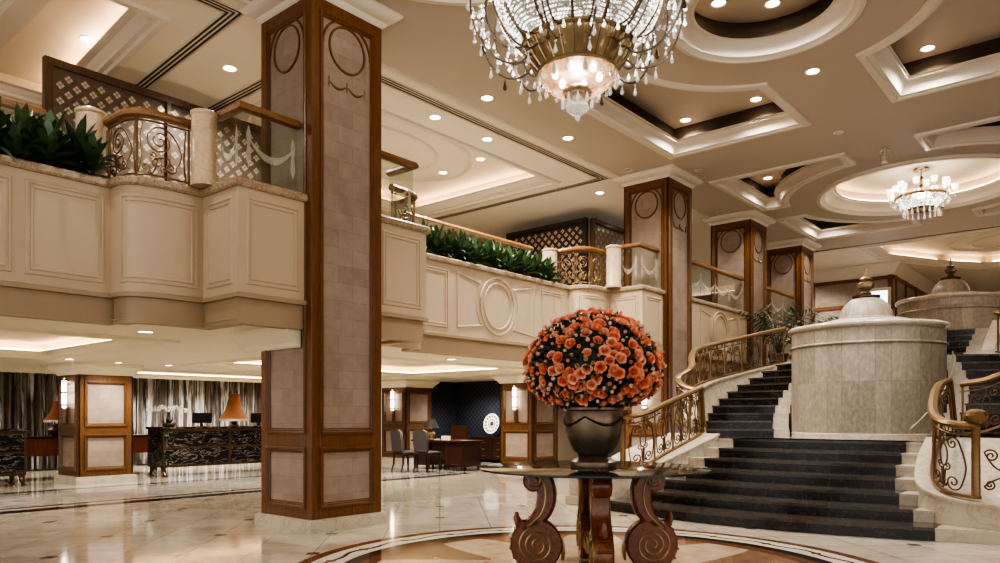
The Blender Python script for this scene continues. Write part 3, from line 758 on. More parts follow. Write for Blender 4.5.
def planter_rail(x0, x1, label):
    o = thing('balcony_handrail', label, 'railing', ((x0+x1)/2, 9.12, 3.5))
    m = MB(); m.psweep([(x0,9.12),(x1,9.12)], [(-.05,4.64),(-.055,4.67),(-.035,4.71),(.035,4.71),(.055,4.67),(.05,4.64)], vmap, closed=False, closedprof=True); m.build('handrail', M['railwood'], o)
    n = max(2, round((x1-x0)/1.3))
    for i in range(n+1):
        x = x0+.05+(x1-x0-.1)*i/n; m = MB(); m.tube([(x,9.12,3.5),(x,9.12,4.65)], .018, 8); m.build('baluster', M['iron'], o)
    for i in range(n):
        a = x0+.05+(x1-x0-.1)*i/n; b = x0+.05+(x1-x0-.1)*(i+1)/n; m = MB(); m.box(a+.03,9.115,3.55,b-.03,9.125,4.6); m.build('glass_pane', M['glass'], o, smooth=0)
planter_rail(-2.4, 3.0, 'oak handrail behind the leafy plants at upper left')
planter_rail(8.3, 11.7, 'oak handrail behind the long planter above the roses')

# planters and dracaenas
def planter(x0, x1, label):
    o = thing('planter_trough', label, 'planter', ((x0+x1)/2, 8.84, 3.5))
    m = MB(); m.box(x0,8.70,3.5,x1,8.74,3.84); m.box(x0,9.0,3.5,x1,9.04,3.82); m.box(x0,8.74,3.5,x0+.04,9.0,3.82); m.box(x1-.04,8.74,3.5,x1,9.0,3.82); m.build('trough', M['marble'], o, smooth=0)
    m = MB(); m.box(x0+.04,8.74,3.5,x1-.04,9.0,3.76); m.build('soil', M['soil'], o, smooth=0)
planter(-2.4, 3.22, 'stone planter trough holding leafy plants at upper left')
planter(8.0, 11.85, 'stone planter trough holding leafy plants above the roses')
def strap_leaf(mb, base, az, L, lift, droop, w):
    d = Vector((math.cos(az), math.sin(az), 0)); sd = Vector((-d.y, d.x, 0)); n = 7; vs = []
    for i in range(n+1):
        t = i/n; p = base+d*(L*t*math.cos(lift)*(1-.12*t))+Vector((0,0,L*(t*math.sin(lift)-droop*t*t)))
        ww = w*(.35+1.3*t*(1-t)*1.9)*(1-t**4)+.001
        vs += [p-sd*ww, p-Vector((0,0,ww*.35)), p+sd*ww]
    fs = []
    for i in range(n):
        for k in range(2): fs.append((i*3+k, i*3+k+1, (i+1)*3+k+1, (i+1)*3+k))
    mb.add(vs, fs)
def make_plant(seed, name='dracaena'):
    rn = random.Random(seed); o = thing(name, '', 'plant', (0,0,0))
    m = MB()
    for cx, cy, hh in ((0,0,.34),(.12,.03,.16),(-.12,-.03,.24)):
        for k in range(26):
            t = k/24
            strap_leaf(m, Vector((cx, cy, hh*(.5+.6*t))), k*2.4+rn.uniform(-.3,.3), rn.uniform(.34,.50)*(1.05-.3*t), R(12+62*t+rn.uniform(-8,8)), rn.uniform(.30,.62)*(1-.45*t), rn.uniform(.032,.044))
    m.build('leaves', M['leafA'], o, smooth=60, normals=False)
    for cx, cy, hh in ((0,0,.36),(.11,.03,.24),(-.12,-.03,.28)):
        m = MB(); m.tube([(cx*.6,cy,-.02),(cx,cy,hh)], .016, 6); m.build('stem', M['soil'], o)
    return o
vars_ = [make_plant(s) for s in (1, 2, 3)]
used = set()
def put_plant(i, loc, label, group, sc):
    v = vars_[i % 3]
    if i % 3 not in used:
        used.add(i % 3); o = v; o.location = loc; o.rotation_euler = (0,0,random.uniform(0,6)); o.scale = (sc,)*3; o['label'] = label; o['group'] = group
    else: o = dup(v, loc, random.uniform(0,6), label, group, sc)
nL = 6
for i in range(nL):
    x = 3.22-.27*i
    put_plant(i, (x, 8.80, 3.82), 'glossy dracaena at upper left, %s from the curved iron balustrade' % ORD[i], 'leafy plants in the left planter', 1.28)
nR = 13
for i in range(nR):
    x = 8.12+.308*i
    put_plant(i+5, (x, 8.80, 3.82), 'glossy dracaena above the roses, %s from the left in the long planter' % ORD[i], 'leafy plants in the long planter', 1.14)

# ------------------------------------------------------------------ lattice screens
def lattice(label, a, b, z0, z1, board, ink, inlay_n, mull=True):
    a = Vector((a[0], a[1], 0)); b = Vector((b[0], b[1], 0)); L = (b-a).length; P = Path([tuple(a), tuple(b)])
    o = thing('lattice_screen', label, 'screen', ((a.x+b.x)/2, (a.y+b.y)/2, z0))
    m = MB()
    def bb(s0, s1, q0, q1, t=.05):
        v = [P.map(s, z, oo) for oo in (-t, t) for s, z in ((s0,q0),(s1,q0),(s1,q1),(s0,q1))]
        m.add(v, [(0,1,2,3),(7,6,5,4),(0,4,5,1),(1,5,6,2),(2,6,7,3),(3,7,4,0)])
    bb(0,.1,z0,z1); bb(L-.1,L,z0,z1); bb(.1,L-.1,z1-.1,z1); bb(.1,L-.1,z0,z0+.1)
    nm = max(1, round(L/1.7))
    for i in range(1, nm): bb(L*i/nm-.03, L*i/nm+.03, z0+.1, z1-.1)
    m.build('frame', M['screen_dark'] if board == 'screen_dark' else M['screen_frame'], o, smooth=0)
    m = MB(); v = [P.map(s, z, 0) for s, z in ((.1,z0+.1),(L-.1,z0+.1),(L-.1,z1-.1),(.1,z1-.1))]; m.add(v, [(0,1,2,3)]); m.build('board', M[board], o, smooth=0)
    m = MB(); st = .21; k = 0; z = z0+.2
    while z < z1-.16:
        s = .2+(st/2 if k % 2 else 0)
        while s < L-.16:
            if all(abs(s-L*i/nm) > .1 for i in range(1, nm)):
                for da, db in ((1,0),(-1,0),(0,1),(0,-1)):
                    c = .031; e = .025
                    for side in (.006, -.006):
                        m.add([P.map(s+da*c+q, z+db*c+w_, side) for q, w_ in ((e,0),(0,e),(-e,0),(0,-e))], [(0,1,2,3)])
            s += st
        z += st/2; k += 1
    m.build('diamond_inlay', M[ink], o, smooth=0, normals=False)
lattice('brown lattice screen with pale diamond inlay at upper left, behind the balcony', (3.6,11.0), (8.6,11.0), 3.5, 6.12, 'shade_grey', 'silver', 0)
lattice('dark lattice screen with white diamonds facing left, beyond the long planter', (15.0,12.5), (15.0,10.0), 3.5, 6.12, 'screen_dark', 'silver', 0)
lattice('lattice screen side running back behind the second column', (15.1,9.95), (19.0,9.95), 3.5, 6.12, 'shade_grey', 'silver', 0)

# ------------------------------------------------------------------ downlights
def make_downlight(label, loc, r=.085, lit=True):
    o = thing('ceiling_downlight', label, 'ceiling light', (0,0,0), 'recessed ceiling downlights')
    m = MB(); m.lathe([(r,.0),(r*1.22,-.012),(r*1.25,0)], 20); m.build('trim_ring', M['white'], o)
    m = MB(); m.lathe([(0,-.004),(r,-.004)], 20); m.build('lens', M['lamp'] if lit else M['silver'], o)
    o.location = loc; return o
SP = []
def spot(loc, e, size=140, blend=.8, color=(1,.96,.89), rad=.06):  # serves fitted downlights and also added fill spots without a fitting
    l = bpy.data.lights.new('downlight_and_fill_beam', 'SPOT'); l.energy = e; l.spot_size = R(size); l.spot_blend = blend; l.color = color; l.shadow_soft_size = rad
    ob = bpy.data.objects.new('downlight_and_fill_beam', l); COL.objects.link(ob); ob.location = (loc[0], loc[1], loc[2]-.05); return ob
DL = [((9.42,4.2,ZC+.44),'in the round coffer right of the big chandelier, left of two'),((9.9,3.66,ZC+.44),'in the round coffer right of the big chandelier, right of two'),
 ((12.8,6.35,ZC+.46),'in the nearest square coffer, left of its two'),((12.75,5.0,ZC+.46),'in the nearest square coffer, right of its two'),
 ((12.65,2.35,ZC+.46),'in the coffer at the upper right corner'),((17.15,6.45,ZC+.46),'in the coffer just above the third column'),((21.3,6.4,ZC+.46),'in the far coffer above the farthest column'),
 ((11.28,3.58,ZC),'on the plain ceiling between the round coffer and upper right coffer'),((14.0,4.0,ZC),'dim recessed one on the plain ceiling beyond the nearest coffer'),
 ((8.88,7.82,ZC),'on the taupe ceiling, first from the big column'),((11.11,7.83,ZC),'on the taupe ceiling, second from the big column, under the chandelier finial'),
 ((13.33,7.89,ZC),'on the ceiling left of the second column crown'),((14.3,6.8,ZC),'on the ceiling right of the second column crown'),
 ((17.58,7.8,ZC),'on the ceiling left of the third column crown'),((16.1,2.65,ZC),'on the ceiling above the small chandelier tray'),((21.3,6.9,ZC),'on the ceiling right of the farthest column'),
 ((4.28,11.35,ZC+.32),'in the upper left tray, larger of two near the screen corner'),((5.7,10.0,ZC),'left of the big column above the brown lattice screen'),
 ((8.88,8.99,ZC),'on the tray border, first right of the big column'),((10.2,8.98,ZC),'on the tray border, second right of the big column'),
 ((11.6,10.4,ZC+.32),'inside the right tray, right of two'),((11.7,11.6,ZC+.32),'inside the right tray, left of two'),((25.2,8.2,ZC),'on the far ceiling above the wood panelled wall'),((14.3,9.2,ZC),'added as fill on the ivory ceiling before the dark lattice screen'),((17.0,9.1,ZC),'added as fill on the ivory balcony ceiling between second and third columns'),((20.4,9.1,ZC),'added as fill on the ivory balcony ceiling between third and farthest columns')]  # last three are added to brighten the dark balcony zone
d0 = doff = None
OFF = {8, 11, 12, 13, 14, 15}
for i, (p, lb) in enumerate(DL):
    if i in OFF:
        lb = 'small unlit round ceiling fitting '+lb.replace('dim recessed one ', '')
        if doff is None: doff = make_downlight(lb, p, .07, False); doff['group'] = 'unlit ceiling fittings'
        else: dup(doff, p, label=lb)
        continue
    lb = 'round recessed downlight '+lb
    if d0 is None: d0 = make_downlight(lb, p)
    else: dup(d0, p, label=lb)
    spot(p, 90 if i > 22 else 230 if p[2] < ZC+.4 else 170)
for p in ((15.6,5.0,ZC),(18.6,.6,ZC),(11,0,ZC),(8.2,1.5,ZC),(22.6,3.6,ZC)): spot(p, 150)
LOWD = [((4.2,9.35,2.40),'in the low ceiling under the left balcony, nearest'),((5.3,14.9,2.40),'in the low ceiling before the reception column, left of three'),((6.3,15.2,2.40),'in the low ceiling before the reception column, middle of three'),((7.3,15.2,2.40),'in the low ceiling before the reception column, right of three'),
  ((9.9,9.6,2.40),'in the low ceiling right of the big column')]
for p, lb in LOWD:
    dup(d0, p, label='small recessed downlight '+lb); spot(p, 70, 150)
for X in (3.0, 8.6, 10.6, 12.3): spot((X, 12.4, 2.58), 170, 160)
for X in (4.0, 8.5, 10.2, 12.0): spot((X, 19.2, 2.56), 260, 150);  # added spots to brighten the drapes, no fitting modelled
for X in (8.5, 10.5): spot((X, 16.3, 2.38), 60, 130)
for p in ((15.9,14.6,2.36),(12.6,13.2,2.58),(13.0,9.0,2.36),(16.5,10,2.36),(15.6,13.6,2.36)): spot(p, 110, 150)  # bare spots without fittings, one added to lighten the navy wall
# tiny ceiling spot projectors
def make_proj(label, loc):
    o = thing('ceiling_spotlight', label, 'ceiling light', (0,0,0), 'small chrome ceiling projectors')
    m = MB(); m.lathe([(.09,0),(.09,-.02),(.03,-.03),(.03,-.10)], 14); m.build('mount', M['silver'], o)
    m = MB(); m.lathe([(.03,-.10),(.07,-.12),(.07,-.22),(.05,-.24),(0,-.24)], 14); m.build('lamp_head', M['silver'], o)
    o.location = loc; return o
p0 = make_proj('small chrome projector on the ceiling above the small chandelier', (15.51,3.6,ZC)); dup(p0, (20.61,3.56,ZC), label='small chrome projector on the ceiling just right of the small chandelier')

# ------------------------------------------------------------------ round table, urn, roses
tx, ty = TC
LAT = math.atan2(-.762, .648)
tb = thing('round_table', 'round glass-topped table on carved mahogany scroll legs, centre of the lobby', 'table', (0,0,0))
m = MB(); m.lathe([(0,.885),(.985,.885),(.985,.903),(0,.903)], 96); top = m.build('tabletop', M['tglass'], tb, label='clear round glass tabletop')
m = MB(); m.lathe([(.985,.884),(.998,.887),(1.0,.894),(.998,.901),(.985,.904)], 96); m.build('glass_edge', M['gedge'], top)
def leg_parts():
    w = .075; m = MB(); n = 26
    def disc(cx, cz, r, seg=40):
        M0 = MB(); M0.lathe([(0,-w),(r-.015,-w),(r,-w+.02),(r,w-.02),(r-.015,w),(0,w)], seg); M0.xf(Matrix.Translation((cx,0,cz)) @ Matrix.Rotation(PI/2, 4, 'X')); m.merge(M0)
    disc(.50,.235,.225); disc(.525,.785,.092, 28)
    cl_ = smoothpath([(.54,.865,0),(.47,.835,0),(.425,.745,0),(.42,.62,0),(.455,.51,0),(.53,.43,0),(.61,.375,0)], 6); wd = []
    N = len(cl_)
    vs = []; fs = []
    for i, p in enumerate(cl_):
        t = (cl_[min(i+1,N-1)]-cl_[max(i-1,0)]).normalized(); nn = Vector((-t.y, t.x, 0)); hw = .032+.045*math.sin(PI*min(1, i/N*1.1+.05))
        for s, yy in ((-1,-w+.012),(-.8,-w),(.8,-w),(1,-w+.012),(1,w-.012),(.8,w),(-.8,w),(-1,w-.012)):
            q = p+nn*hw*s; vs.append((q.x, yy, q.y))
    for i in range(N-1):
        for k in range(8): fs.append((i*8+k, i*8+(k+1) % 8, (i+1)*8+(k+1) % 8, (i+1)*8+k))
    fs += [tuple(range(7,-1,-1)), tuple((N-1)*8+k for k in range(8))]; m.add(vs, fs)
    # acanthus hook and carved lobes at the back of the lower scroll
    m.tube([(.60,0,.40),(.655,0,.42),(.672,0,.47),(.668,0,.515)], [.05,.04,.028,.012], 8)
    for k in range(7):
        a = R(-30+22*k)
        m.tube([(.50+.225*math.cos(a), yy, .235+.225*math.sin(a)) for yy in (-w*.9, 0, w*.9)], .012, 6)
    # fluting ridges along outer edge of stem
    for yy in (-.045, 0, .045):
        m.tube([(p.x-.0+.0, yy, p.y) for p in [q+Vector((-(cl_[min(i+1,N-1)]-cl_[max(i-1,0)]).normalized().y, (cl_[min(i+1,N-1)]-cl_[max(i-1,0)]).normalized().x, 0))*-(.034+.045*math.sin(PI*min(1, i/N*1.1+.05))) for i, q in enumerate(cl_)]], .016, 6)
    m.box(.40,-w*.8,.868,.58,w*.8,.884)
    g = MB()
    for sy in (-1, 1):
        yy = sy*(w+.002)
        g.tube([(a, yy, b) for a, b in spiral(.50,.235,.165,2.6,R(120),70,sgn=-1 if 1 else 1)], .009, 6)
        g.tube([(a, yy, b) for a, b in spiral(.525,.785,.062,1.8,R(100),40)], .006, 6)
        g.tube([(p.x+.004, yy, p.y) for p in cl_[2:-2]]+[(.47,yy,.385)], .009, 6)
    lf = MB()
    for k in range(5):
        strap_leaf(lf, Vector((.30,(k-2)*.012,.06)), PI, .05, 0, 0, .01) if 0 else None
    for k in range(-2, 3):
        lf.tube([(.272, k*.008, .10), (.262, k*.022, .17+.03*(2-abs(k))), (.27, k*.026, .235+.02*(2-abs(k)))], [.012,.016,.004], 6)
    return m, g, lf
lm, gm, lf = leg_parts()
for k in range(4):
    rot = Matrix.Rotation(LAT+k*PI/2, 4, 'Z'); a = MB().merge(lm, rot); leg = a.build('leg', M['tablewood'], tb)
    MB().merge(gm, rot).build('gilt_scroll', M['gilt'], leg); MB().merge(lf, rot).build('gilt_leaf', M['gilt'], leg)
tb.location = (tx, ty, 0)

urn = thing('urn', 'large dark bronze urn on the glass table, holding coral roses', 'urn', (tx,ty,.904))
m = MB(); Z = .904
prof = [(0,0),(.20,0),(.205,.02),(.20,.05),(.185,.06),(.165,.075),(.135,.09),(.125,.105),(.14,.12),(.17,.14),(.205,.19),(.232,.26),(.245,.34),(.248,.42),(.245,.47),(.25,.49),(.265,.50),(.265,.52),(.235,.525),(.225,.49),(.21,.4),(0,.38)]
m.lathe([(r, z+Z) for r, z in prof], 56, (tx,ty,0)); m.build('body', M['urn'], urn)
m = MB()
for z0, r in ((.44,.250),):
    for k in range(4):
        a0 = k*PI/2+.3
        m.tube([(tx+(.252)*math.cos(a0+PI/2*t/12), ty+.252*math.sin(a0+PI/2*t/12), Z+.44-.07*math.sin(PI*t/12)) for t in range(13)], [.006+.008*math.sin(PI*t/12) for t in range(13)], 6)
m.lathe([(.125,.10+Z),(.142,.108+Z),(.125,.116+Z)], 40, (tx,ty,0)); m.build('garland_relief', M['bronze'], urn)

def rose_mesh(seed, bud=False):
    rn = random.Random(seed); m = MB()
    def pet(az, r0, h, w, flare, tilt=0, z0=0):
        vs = []; nu, nv = 4, 4
        for j in range(nv+1):
            v = j/nv; rr = r0*(.30+.70*math.sin(v*PI*.60))-.10*r0*max(0, v-.6)+flare*max(0, v-.55)**1.5*2.2; zz = z0+h*(v-.18*max(0, v-.75)*(flare > .05)*3)
            for i in range(nu+1):
                u = (i/nu-.5); a = az+u*w*(.45+.55*math.sin(PI*min(1, v*.8+.15)))
                k = rr*(1+.10*u); vs.append((k*math.cos(a), k*math.sin(a), zz-abs(u)**2*h*.35*v))
        fs = [(j*(nu+1)+i, j*(nu+1)+i+1, (j+1)*(nu+1)+i+1, (j+1)*(nu+1)+i) for j in range(nv) for i in range(nu)]
        m.add(vs, fs)
    if bud:
        for k in range(3): pet(k*2.09+rn.random()*.4, .30, 1.35, 2.6, -.05)
        for k in range(4): pet(k*1.57+rn.random()*.4, .52, 1.30, 2.0, .0)
        for k in range(4): pet(k*1.57+.8, .68, 1.05, 1.7, .10)
    else:
        t0 = rn.random()*3
        for k in range(3): pet(t0+k*2.09, .17, 1.05, 2.9, 0)
        for k in range(3): pet(t0+.9+k*2.09, .33, 1.08, 2.5, .02)
        for k in range(4): pet(t0+.4+k*1.57, .50, 1.05, 2.1, .06)
        for k in range(5): pet(t0+k*1.257, .68, .98, 1.7, .14)
        for k in range(5): pet(t0+.6+k*1.257, .86, .82, 1.6, .30)
        for k in range(5): pet(t0+.2+k*1.257, .95, .58, 1.5, .45)
    return m
RV = [rose_mesh(11), rose_mesh(12), rose_mesh(13)]; BV = [rose_mesh(21, True), rose_mesh(22, True)]
bq = thing('rose_bouquet', 'huge domed bouquet of coral roses and dark foliage in the bronze urn', 'flowers', (tx,ty,1.42))
rn = random.Random(5); pts = []
cz = 1.74; A_, UP, DN = .56, .50, .34
gold = PI*(3-math.sqrt(5)); NR = 640
cam_dir = Vector((-tx, -ty, 0)).normalized()
cand = []
for i in range(NR):
    z = 1-2*(i+.5)/NR; r = math.sqrt(1-z*z); a = i*gold+rn.uniform(-.05,.05); d = Vector((r*math.cos(a), r*math.sin(a), z))
    if z < -.80: continue
    k = rn.uniform(.97, 1.05); p = Vector((d.x*A_*k, d.y*A_*k, d.z*(UP if d.z > 0 else DN)*k)); nrm = Vector((d.x/A_, d.y/A_, d.z/(UP if d.z > 0 else DN))).normalized()
    u = rn.random(); sz = .022+.027*u if u > .46 else .021+.016*u; p = p*(1.0 if u > .46 else 1.03)
    cand.append((p, nrm, sz, u))
cand = [c for c in cand if rn.random() > .12]
vis = sorted(cand, key=lambda c: -(c[2] if c[1].dot(cam_dir) > -.1 else c[2]*.1))
RM = [mb.mesh('rose', M[mt], 60, normals=False) for mb in RV for mt in ('rose', 'rosed')]; BM_ = [mb.mesh('rosebud', M[mt], 60, normals=False) for mb in BV for mt in ('rosel', 'rose')]
rest = {}
for i, (p, nrm, sz, u) in enumerate(vis):
    nv = (nrm+Vector((rn.uniform(-.3,.3), rn.uniform(-.3,.3), rn.uniform(-.1,.35)))).normalized()
    q = nv.to_track_quat('Z', 'Y').to_matrix().to_4x4() @ Matrix.Rotation(rn.uniform(0,6), 4, 'Z')
    Mx = Matrix.Translation(p+Vector((0,0,cz-1.42))-nv*sz*.15) @ q @ Matrix.Scale(sz, 4)
    bud = u <= .46
    if i < 100:
        o = bpy.data.objects.new('rose', RM[rn.randrange(6)] if not bud else BM_[rn.randrange(4)]); COL.objects.link(o); o.parent = bq; o.matrix_local = Mx
    else:
        key = rn.choice(['rosel','rosel','rose']) if bud else rn.choice(['rose','rosed'])
        rest.setdefault(key, MB()).merge(rn.choice(BV if bud else RV), Mx)
one = MB(); mats = []; counts = []
for key, mb in rest.items(): one.merge(mb); mats.append(M[key]); counts.append(len(mb.f))
me = one.mesh('roses', mats, 60, normals=False); idx = [i for i, c in enumerate(counts) for _ in range(c)]; me.polygons.foreach_set('material_index', idx)
o = bpy.data.objects.new('rose', me); COL.objects.link(o); o.parent = bq; o['kind'] = 'stuff'
m = MB()
def leaf(mb, p, nrm, L, w):
    n = nrm.normalized(); t = n.orthogonal().normalized(); t = (Matrix.Rotation(rn.uniform(0,6.28), 3, n) @ t); d = (n*.55+t*.85).normalized(); s = d.cross(n).normalized()
    mb.add([p, p+d*L*.5+s*w-n*.004, p+d*L, p+d*L*.5-s*w-n*.004, p+d*L*.5+n*.006], [(0,1,4),(1,2,4),(2,3,4),(3,0,4)])
for i in range(2400):
    z = rn.uniform(-.86,1); a = rn.uniform(0,2*PI); r = math.sqrt(max(0,1-z*z)); k = rn.uniform(.80,1.0); d = Vector((r*math.cos(a), r*math.sin(a), z))
    p = Vector((d.x*A_*k+tx, d.y*A_*k+ty, d.z*(UP if z > 0 else DN)*k+cz)); leaf(m, p, d, rn.uniform(.05,.095), rn.uniform(.014,.026))
fo = m.build('foliage', M['leafB'], bq, smooth=0, normals=False); fo['kind'] = 'stuff'
m = MB(); m.lathe([(.20,1.40-cz),(.38,-.22),(.46,-.1),(.48,.05),(.42,.25),(.25,.38),(0,.42)], 28, (tx,ty,cz)); m.build('inner_greenery', M['leafB'], bq)

# ------------------------------------------------------------------ chandeliers
def drop(mb, p, L, r): mb.lathe([(0,0),(r*.25,-.15*L),(r*.6,-.45*L),(r,-.75*L),(r*.55,-.94*L),(0,-L)], 6, p)
def octa(mb, p, r):
    x, y, z = p; mb.add([(x+r,y,z),(x-r,y,z),(x,y+r,z),(x,y-r,z),(x,y,z+r),(x,y,z-r)], [(0,2,4),(2,1,4),(1,3,4),(3,0,4),(2,0,5),(1,2,5),(3,1,5),(0,3,5)])
CH = (5.25, 3.60)
def circ3(r, z): return [(a, b, z) for a, b in circ(CH[0], CH[1], r, 48)]
ch = thing('chandelier', 'huge crystal and bronze basket chandelier hanging above the roses', 'chandelier', (CH[0],CH[1],ZC+.42))
cc = (CH[0], CH[1], 0)
m = MB(); m.lathe([(.46,4.50),(.472,4.49),(.472,4.465),(.455,4.46),(.40,4.36),(.335,4.28),(.325,4.262),(.335,4.25),(.31,4.25),(.30,4.27),(.37,4.36),(.43,4.45),(.44,4.50)], 48, cc); bk = m.build('bronze_basket', M['brass'], ch)
m = MB(); m.tube(circ3(.468, 4.485), .016, 8, True); m.tube(circ3(.335, 4.262), .012, 8, True); m.build('rim_band', M['gilt2'], bk)
m = MB()
for k in range(24):
    a = 2*PI*k/24; d = Vector((math.cos(a), math.sin(a), 0))
    m.tube([Vector(cc)+d*r+Vector((0,0,z)) for r, z in ((.458,4.46),(.403,4.36),(.338,4.28))], .009, 5)
m.build('rib', M['brass'], bk)
m = MB(); m.lathe([(.325,4.255),(.30,4.19),(.24,4.13),(.17,4.10),(.115,4.09)], 40, cc); m.build('glass_bowl', M['bowl'], ch)
m = MB(); m.lathe([(.125,4.10),(.12,4.12),(.10,4.13),(.095,4.09),(.10,4.07),(.115,4.075)], 30, cc); m.build('bottom_ring', M['brass'], ch)
for k in range(6):
    a = 2*PI*k/6+.3; m = MB(); m.lathe([(0,4.20),(.022,4.215),(.026,4.24),(.012,4.28),(0,4.285)], 10, (CH[0]+.19*math.cos(a), CH[1]+.19*math.sin(a), 0)); m.build('bulb', M['bulb'], ch)
m = MB(); m.lathe([(.03,4.08),(.05,4.04),(.085,4.01),(.095,3.97),(.08,3.935),(.045,3.91),(.02,3.895),(.025,3.88),(0,3.85)], 16, cc, flute=lambda a: 1+.06*math.cos(8*a)); m.build('crystal_finial', M['crystal'], ch)
# bead basket: gores between bronze ribs
prof = smoothpath([(.45,4.49,0),(.56,4.60,0),(.66,4.78,0),(.70,5.0,0),(.66,5.25,0),(.52,5.5,0),(.36,5.68,0)], 5)
NG = 12
for g in range(NG):
    m = MB(); a0 = 2*PI*g/NG+.02; a1 = 2*PI*(g+1)/NG-.02; L = 0
    for j in range(0, 34):
        t = j/33*(len(prof)-1); i = min(int(t), len(prof)-2); p = prof[i].lerp(prof[i+1], t-i); nb = 11
        for b in range(nb):
            a = a0+(a1-a0)*(b+.5*(j % 2))/(nb-.5); bul = 1+.05*math.sin(PI*(a-a0)/(a1-a0)); octa(m, (CH[0]+p.x*bul*math.cos(a), CH[1]+p.x*bul*math.sin(a), p.y), .0145)
    m.build('crystal_bead_panel', M['bead'], ch, smooth=0, normals=False)
    d = Vector((math.cos(2*PI*g/NG), math.sin(2*PI*g/NG), 0)); m = MB()
    m.tube([Vector(cc)+d*(p.x+.01)+Vector((0,0,p.y)) for p in prof], .012, 6)
    for q in range(5):
        p = prof[q]; c = Vector(cc)+d*(p.x+.02)+Vector((0,0,p.y)); m.tube([c, c+d*.03+Vector((0,0,.035))], [.022-.003*q,.004], 5)
    m.build('basket_rib', M['irondark'], ch)
m = MB(); m.lathe([(.40,4.5),(.50,4.62),(.60,4.8),(.63,5.0),(.59,5.25),(.46,5.48),(.32,5.66)], 36, cc); m.build('inner_liner', emis('glowing_liner', srgb(150,140,126), .10), ch)  # faint glow put into the liner, which is no lamp
nd = 0
for g in range(NG):
    a = 2*PI*(g+.5)/NG; d = Vector((math.cos(a), math.sin(a), 0))
    pth = smoothpath([tuple(Vector(cc)+d*r+Vector((0,0,z))) for r, z in ((.42,4.40),(.52,4.33),(.68,4.36),(.82,4.50),(.90,4.72),(.90,4.98),(.80,5.22),(.62,5.42))], 6)
    m = MB(); m.tube(pth, .009, 6)
    p2 = smoothpath([tuple(Vector(cc)+d*r+Vector((0,0,z))) for r, z in ((.46,4.47),(.60,4.46),(.72,4.56),(.78,4.72),(.76,4.9))], 6); m.tube(p2, .008, 6)
    arm = m.build('arm', M['armm'], ch)
    for jj, fr in enumerate((.16,.30,.44,.58,.72)):
        c = pth[int(fr*(len(pth)-1))]; q = MB()
        if jj in (1, 3) and g % 3 == 0:
            drop(q, (c.x, c.y, c.z-.02), .10, .02); q.build('pendant', M['bronze'], ch, smooth=0); continue
        octa(q, (c.x, c.y, c.z-.028), .014); drop(q, (c.x, c.y, c.z-.04), .085, .02); q.build('pendant', M['crystal'], ch, smooth=0)
        nd += 1
    m = MB()
    for kk in range(4):
        aa = a+(kk-1.5)*.1; octa(m, (CH[0]+.93*math.cos(aa), CH[1]+.93*math.sin(aa), 4.86+.05*(kk % 2)), .035)
    m.build('crystal_cluster', M['crystal'], ch, smooth=0)
ex = MB()
for g in range(NG):
    a = 2*PI*(g+.5)/NG
    for j in range(7):
        aa = a+(j-3)*.075; rr = .84+.05*math.cos(j*2.1); zz = 4.74+.10*math.sin(j*1.7+g); octa(ex, (CH[0]+rr*math.cos(aa), CH[1]+rr*math.sin(aa), zz), .014); drop(ex, (CH[0]+rr*math.cos(aa), CH[1]+rr*math.sin(aa), zz-.015), .075, .018)
    for j in range(3):
        aa = a+(j-1)*.16; rr = .60; zz = 4.42; drop(ex, (CH[0]+rr*math.cos(aa), CH[1]+rr*math.sin(aa), zz), .07, .017)
e_ = ex.build('pendant', M['bead'], ch, smooth=0, normals=False); e_['kind'] = 'stuff'
for k in range(16):
    a = 2*PI*k/16; q = MB(); drop(q, (CH[0]+.335*math.cos(a), CH[1]+.335*math.sin(a), 4.245), .11, .022); q.build('pendant', M['crystal'] if k % 2 else M['silver'], ch, smooth=0)
for k in range(10):
    a = 2*PI*k/10; q = MB(); drop(q, (CH[0]+.13*math.cos(a), CH[1]+.13*math.sin(a), 4.07), .10, .02); q.build('pendant', M['crystal'], ch, smooth=0)
m = MB(); m.tube([(CH[0],CH[1],5.5),(CH[0],CH[1],ZC+.40)], .02, 10); m.lathe([(.0,ZC+.42),(.16,ZC+.42),(.14,ZC+.38),(.04,ZC+.34)], 24, cc); m.lathe([(.36,5.66),(.37,5.69),(.33,5.7),(.02,5.7)], 30, cc); m.build('stem', M['brass'], ch)
# small far chandelier
c2 = (TR[0], TR[1], 0); ZB = 5.86
c2o = thing('chandelier', 'small crystal chandelier with white shades in the round tray at right', 'chandelier', (TR[0],TR[1],ZC+.42))
m = MB(); m.tube([(c2[0],c2[1],ZC+.40),(c2[0],c2[1],ZB+.1)], .018, 8); m.lathe([(0,ZC+.42),(.17,ZC+.42),(.15,ZC+.38),(.03,ZC+.35)], 20, c2)
for z in (6.62,6.45): m.lathe([(.018,z+.04),(.05,z),(.018,z-.04)], 12, c2)
m.build('stem', M['brass'], c2o)
m = MB(); m.lathe([(.52,ZB+.30),(.54,ZB+.32),(.54,ZB+.35),(.52,ZB+.36),(.50,ZB+.33)], 40, c2); m.build('hoop', M['brass'], c2o)
m = MB(); m.lathe([(.26,ZB+.10),(.27,ZB+.08),(.24,ZB+.04),(0,ZB+.02)], 30, c2); m.build('bottom_bowl', M['brass'], c2o)
for g in range(12):
    m = MB()
    for j in range(12):
        t = j/11; rr = .28+.23*t**.8; z = ZB+.09+.23*t
        for b in range(5):
            a = 2*PI*(g+(b+.5*(j % 2))/5)/12; octa(m, (c2[0]+rr*math.cos(a), c2[1]+rr*math.sin(a), z), .016)
    m.build('crystal_bead_panel', M['bead'], c2o, smooth=0, normals=False)
